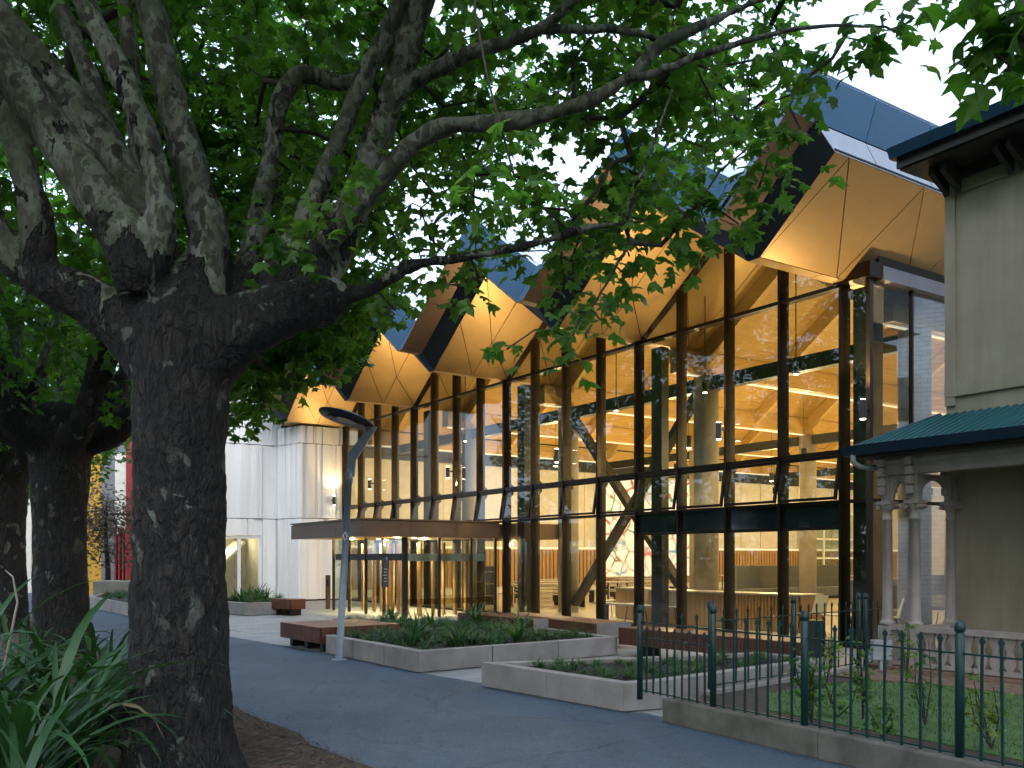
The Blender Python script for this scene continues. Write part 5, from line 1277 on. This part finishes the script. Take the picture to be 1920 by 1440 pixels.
def round_tree(name, base, h, r_, n, label, mat, seed, trunk_r=.12, leaf=.2, cz=None, group=None, jit=.28, per=24):
    t = thing(name, base, label, 'tree', group); r = np.random.default_rng(seed); base = Vector(base)
    cz = cz or h*.62; b = MB(); T = []
    for i in range(n):
        q = r.normal(0, 1, 3); q /= np.linalg.norm(q); q *= r.random()**.4
        T.append(np.array([base.x+q[0]*r_, base.y+q[1]*r_, cz+q[2]*(h-cz)]))
    pts = [(*(base+Vector((0, 0, -.05))), trunk_r*1.3), (*(base+Vector((.05, 0, h*.25))), trunk_r), (*(base+Vector((-.05, .05, h*.5))), trunk_r*.7), (*(base+Vector((0, 0, h*.8))), trunk_r*.3)]
    p, rr = smooth_path(pts, 5); b.tube(p, rr, 10); b.build('trunk', M['limb2'], t, True)
    arr, par, load, nsk = grow([tuple(q) for q in p], rr, T); tag(twigs_mesh(arr, par, load, nsk, .008).build('branches', M['twig'], t, True), kind='stuff')
    C = np.repeat(np.array(T), per, axis=0)+r.normal(0, jit, (n*per, 3)); m = leaf_frames(C, r.uniform(.6, 1.2, len(C))*leaf, .4, r)
    bv, bf = leaf_arrays(True); m[:, :3, 3] -= np.array(base); me = scatter_mesh('crown', bv, bf, m); me.materials.append(mat); o = link('crown', me, t); o['kind'] = 'stuff'
round_tree('copper_tree', gnd(200, 1125), 4.6, 1.9, 130, 'small copper leaved tree before the yellow and red building', M['copper'], 5, .1, .12)
round_tree('background_tree', (-33, 62, 0), 13, 6, 260, 'broad green tree far beyond the trunks at the picture edge', M['leaf_far'], 8, .3, .5)
round_tree('background_tree', (-20, 66, 0), 15, 7, 300, 'tall green tree rising behind the yellow and red building', M['leaf_far'], 9, .3, .5)
round_tree('background_tree', (-46, 70, 0), 14, 7, 240, 'green tree outside the far bend of the footpath', M['leaf_far'], 10, .3, .5)
# unseen tree row added to darken the glass reflections and the low sky
for i, u in enumerate(range(-28, 56, 7)):
    p = B(u+random.uniform(-1, 1), -40+random.uniform(-2, 2), 0)
    if p.y > 2 and proj((p.x+7, p.y, 5))[0] > -60: continue
    round_tree('backdrop_tree', p, 13, 5.2, 150, 'unseen leafy tree across the road, added to darken the glass reflections', M['leaf_far'], 100+i, .3, .62, 5.6, 'unseen trees added across the road', .7, 20)

# ------------------------------------------------------------------ strap leaved plants and tufts
def strap_mesh(L, w, arch_, twist, seed):
    r = random.Random(seed); n = 9; vs = []; fs = []
    for i in range(n):
        f = i/(n-1); ang = math.radians(82)-arch_*f**1.4
        if i == 0: x, z = 0.0, 0.0
        else: x += L/(n-1)*math.cos(ang); z += L/(n-1)*math.sin(ang)
        ww = w*(.55+.9*f if f < .35 else (1-((f-.35)/.65)**2.2)*.87+.02)
        tw = twist*f
        for s in (-1, 0, 1): vs.append((x, s*ww*math.cos(tw), z+abs(s)*ww*.28+s*ww*math.sin(tw)))
        if i:
            for k in (0, 1): fs.append(((i-1)*3+k, i*3+k, i*3+k+1, (i-1)*3+k+1))
    me = bpy.data.meshes.new('leaf'); me.from_pydata(vs, [], fs); me.polygons.foreach_set('use_smooth', [True]*len(fs)); me.materials.append(M['strap']); return me
straps = [strap_mesh(random.uniform(.85, 1.3), random.uniform(.021, .033), math.radians(random.uniform(60, 140)), random.uniform(-.5, .5), i) for i in range(14)]
for i in range(2):
    straps.append(strap_mesh(.8, .018, math.radians(150), .8, 40+i)); straps[-1].materials[0] = M['dead']
def clump(p, n, sc_, label):
    t = thing('strap_leaf_plant', p, label, 'plant', 'strap leaved plants under the plane trees')
    for i in range(n):
        o = link('leaf', straps[random.randrange(14) if random.random() > .06 else 14+random.randrange(2)], t, (random.uniform(-.1, .1)*sc_, random.uniform(-.1, .1)*sc_, 0), (random.uniform(-.12, .12), random.uniform(-.3, .35), random.uniform(0, 6.283)))
        k = sc_*random.uniform(.7, 1.15); o.scale = (k, k*random.uniform(.75, 1.15), k)
    return t
cl = [((-3.0, 5.55), 54, 1.05, 'nearest strap leaved plant at the bottom corner of the picture'), ((-3.15, 6.5), 54, 1.2, 'tall strap leaved plant pressing against the near trunk'), ((-4.0, 6.7), 50, 1.25, 'strap leaved plant with the tallest upright blades at the picture edge'),
      ((-3.75, 7.7), 46, 1.15, 'strap leaved plant behind the tallest blades'), ((-4.75, 7.7), 40, 1.2, 'strap leaved plant at the picture edge before the second trunk'), ((-3.9, 8.8), 40, 1.0, 'strap leaved plant beside the footpath behind the near trunk'),
      ((-5.0, 9.2), 36, 1.0, 'strap leaved plant in the middle of the tree bed'), ((-4.6, 10.2), 34, .9, 'low strap leaved plant near the footpath edge'), ((-5.6, 10.8), 30, .9, 'strap leaved plant at the foot of the second trunk'), ((-2.55, 4.75), 36, .8, 'low drooping strap leaved plant cut by the lower picture edge'), ((-3.6, 5.0), 36, 1.0, 'strap leaved plant cut by the corner of the picture')]
for (x, y), n, s_, lab in cl: clump((x, y, 0), int(n*1.0), s_*1.15, lab)
st = thing('dead_stem', (-4.2, 7.2, 0), 'thin pale dead flower stalk rising from the strap leaved plants', 'stem')
MB().tube([(-4.15, 7.2, 0), (-4.0, 7.2, .7), (-3.86, 7.15, 1.25), (-3.87, 7.1, 1.45), (-3.93, 7.1, 1.5)], [.012, .011, .009, .007, .004], 6).build('stalk', plain('dead_stalk', (.3, .27, .22), None, .8), st)

def blade_tuft(n, L, w, seed, arch_=(40, 130)):
    r = random.Random(seed); b = MB()
    for i in range(n):
        a = r.uniform(0, 6.283); l_ = L*r.uniform(.6, 1.15); ar = math.radians(r.uniform(*arch_)); x = z = 0.0; ca, sa = math.cos(a), math.sin(a); vs = []; fs = []
        ox, oy = r.uniform(-.05, .05), r.uniform(-.05, .05)
        for j in range(6):
            f = j/5; an = math.radians(r.uniform(70, 88)) if j == 0 else an
            if j: x += l_/5*math.cos(an-ar*f); z += l_/5*math.sin(an-ar*f)
            ww = w*(1-f**2)+.0006
            vs += [(ox+x*ca-ww*sa, oy+x*sa+ww*ca, z), (ox+x*ca+ww*sa, oy+x*sa-ww*ca, z)]
            if j: fs.append((2*j-2, 2*j, 2*j+1, 2*j-1))
        b.add(vs, fs)
    me = b.mesh('tuft', True, False); me.materials.append(M['tuft']); return me
tufts = [blade_tuft(80, .30, .0045, i, (60, 150)) for i in range(4)]; broad = [blade_tuft(34, .5, .018, 50+i, (30, 100)) for i in range(3)]
def fill(poly, n, z, share_broad, label, group, sc_=1.0, seed=1, mind=.17, bl=None):
    r = random.Random(seed); xs = [p[0] for p in poly]; ys = [p[1] for p in poly]; done = []
    inn_ = [(v.x, v.y) for v in inset([Vector((x, y, 0)) for x, y in poly], .26)]
    tries = 0
    while len(done) < n and tries < 6000:
        tries += 1; p = (r.uniform(min(xs), max(xs)), r.uniform(min(ys), max(ys)))
        if not inside(p, inn_) or any((p[0]-q[0])**2+(p[1]-q[1])**2 < mind**2 for q in done): continue
        done.append(p); isb = r.random() < share_broad
        o = link('broad_leaf_tuft' if isb else 'grass_tuft', r.choice(broad if isb else tufts), None, (p[0], p[1], z), (0, 0, r.uniform(0, 6.28)), (sc_*r.uniform(.7, 1.2),)*3)
        tag(o, (bl if isb else label), 'grass', group)
fill(PA, 150, .25, .13, 'fine leaved grass tuft in the middle planter', 'tufts in the middle planter', 1.0, 3, .2, 'broad leaved tuft among fine grasses in the middle planter')
fill(PB, 40, .25, .0, 'fine leaved grass tuft on the dark soil of the nearest planter', 'tufts in the nearest planter', .8, 4, .26)
fill(PC, 22, .30, .25, 'grass tuft in the far planter by the ribbed wall', 'tufts in the far planter', 1.1, 5, .2, 'broad leaved tuft in the far planter by the ribbed wall')
fill(PD, 30, .30, .2, 'grass tuft in the distant planter before the coloured building', 'tufts in the distant planter', 1.3, 6, .3, 'broad leaved tuft in the distant planter before the coloured building')
# young shrubs on the lawn edge
def shrub(p, h, n, label, seed, mat):
    t = thing('young_shrub', p, label, 'shrub'); r = np.random.default_rng(seed); b = MB(); C = []; p = Vector(p)
    for i in range(4):
        tip = p+Vector((r.normal(0, .09), r.normal(0, .09), h*r.uniform(.7, 1.05))); mid = p.lerp(tip, .5)+Vector((r.normal(0, .04), r.normal(0, .04), 0))
        b.tube([p, mid, tip], [.008, .006, .003], 5)
        for k in range(n//4):
            f = r.uniform(.25, 1); q = p.lerp(mid, f*2) if f < .5 else mid.lerp(tip, f*2-1); C.append(np.array(q)+r.normal(0, .055, 3))
    b.build('stem', M['twig'], t); C = np.array(C); m = leaf_frames(C, r.uniform(.05, .085, len(C)), .2, r)
    bv, bf = leaf_arrays(True); bv = bv*np.array([.8, 1, 1]); m[:, :3, 3] -= np.array(p); me = scatter_mesh('foliage', bv, bf, m); me.materials.append(mat); o = link('foliage', me, t); o['kind'] = 'stuff'
for i, (px, Y, h, n, lab, mt) in enumerate(((1522, 8.0, .62, 150, 'bushy dark shrub just behind the fence post', 'leaf'), (1618, 8.2, .8, 90, 'thin tall young shrub in the middle of the lawn edge', 'leaf'), (1735, 7.9, .78, 60, 'spindly young shrub before the baluster row', 'leaf'), (1860, 6.9, .62, 110, 'young shrub with yellowish leaves behind the fence at the picture edge', 'pale_leaf'), (1700, 10.6, .72, 60, 'yellow green shrub against the veranda pedestal', 'pale_leaf'), (1655, 7.3, .25, 60, 'low spreading young plant at the lawn edge behind the pickets', 'leaf'), (1570, 8.3, .3, 50, 'small low shrub on the lawn edge', 'leaf'), (1550, 10.6, .55, 60, 'pale leaved shrub beside the bin behind the return fence', 'pale_leaf'))):
    shrub(((px-CX)/F*Y, Y, GZ), h, n, lab, 70+i, M[mt])
# bark chips on the mulch bed and fallen leaf litter
def chips(name, n, region, z, label, mat, seed, lo=.012, hi=.05):
    r = random.Random(seed); b = MB()
    for i in range(n):
        x, y = region(r); a = r.uniform(0, 6.283); l_ = r.uniform(lo, hi); w = l_*r.uniform(.2, .5); tl = r.uniform(-.5, .5); t2 = r.uniform(-.4, .4)
        ca, sa = math.cos(a), math.sin(a); zz = z+r.uniform(.002, .018)
        vs = [(x+ca*p*l_-sa*q*w, y+sa*p*l_+ca*q*w, zz+p*l_*tl*.5+q*w*t2) for p, q in ((-.5, -.5), (.5, -.3), (.5, .4), (-.4, .5))]
        b.add(vs, [(0, 1, 2, 3)])
    o = bpy.data.objects.new(name, b.mesh(name, fix=False)); col.objects.link(o); o.data.materials.append(mat); tag(o, label, 'ground cover', kind='stuff')
def near_bed(r):
    Y = r.uniform(4.5, 11); return (pl(Y)-abs(r.gauss(0, 1.1))+r.uniform(-.02, .05)+(abs(r.gauss(0, .16)) if r.random() < .07 else 0), Y)
chips('bark_chips', 14000, near_bed, 0.006, 'brown bark chips covering the tree bed by the path', M['chip'], 3)
def on_path(r):
    Y = r.uniform(5, 16); return (pl(Y)+min(abs(r.gauss(0, .9)), 3.0) if r.random() < .6 else r.uniform(pl(Y), pr(Y)-.1), Y)
chips('leaf_litter', 320, on_path, .008, 'scattered tiny leaf scraps on the asphalt path', M['chip'], 4, .012, .035)
PBi = [(v.x, v.y) for v in inset([Vector((x, y, 0)) for x, y in PB], .2)]
def in_bed(r):
    while True:
        p = (r.uniform(-.3, 3.9), r.uniform(9.7, 12.4))
        if inside(p, PBi): return p
chips('soil_clods', 3500, in_bed, .25, 'crumbly dark bark mulch in the nearest planter', M['mulch'], 5)
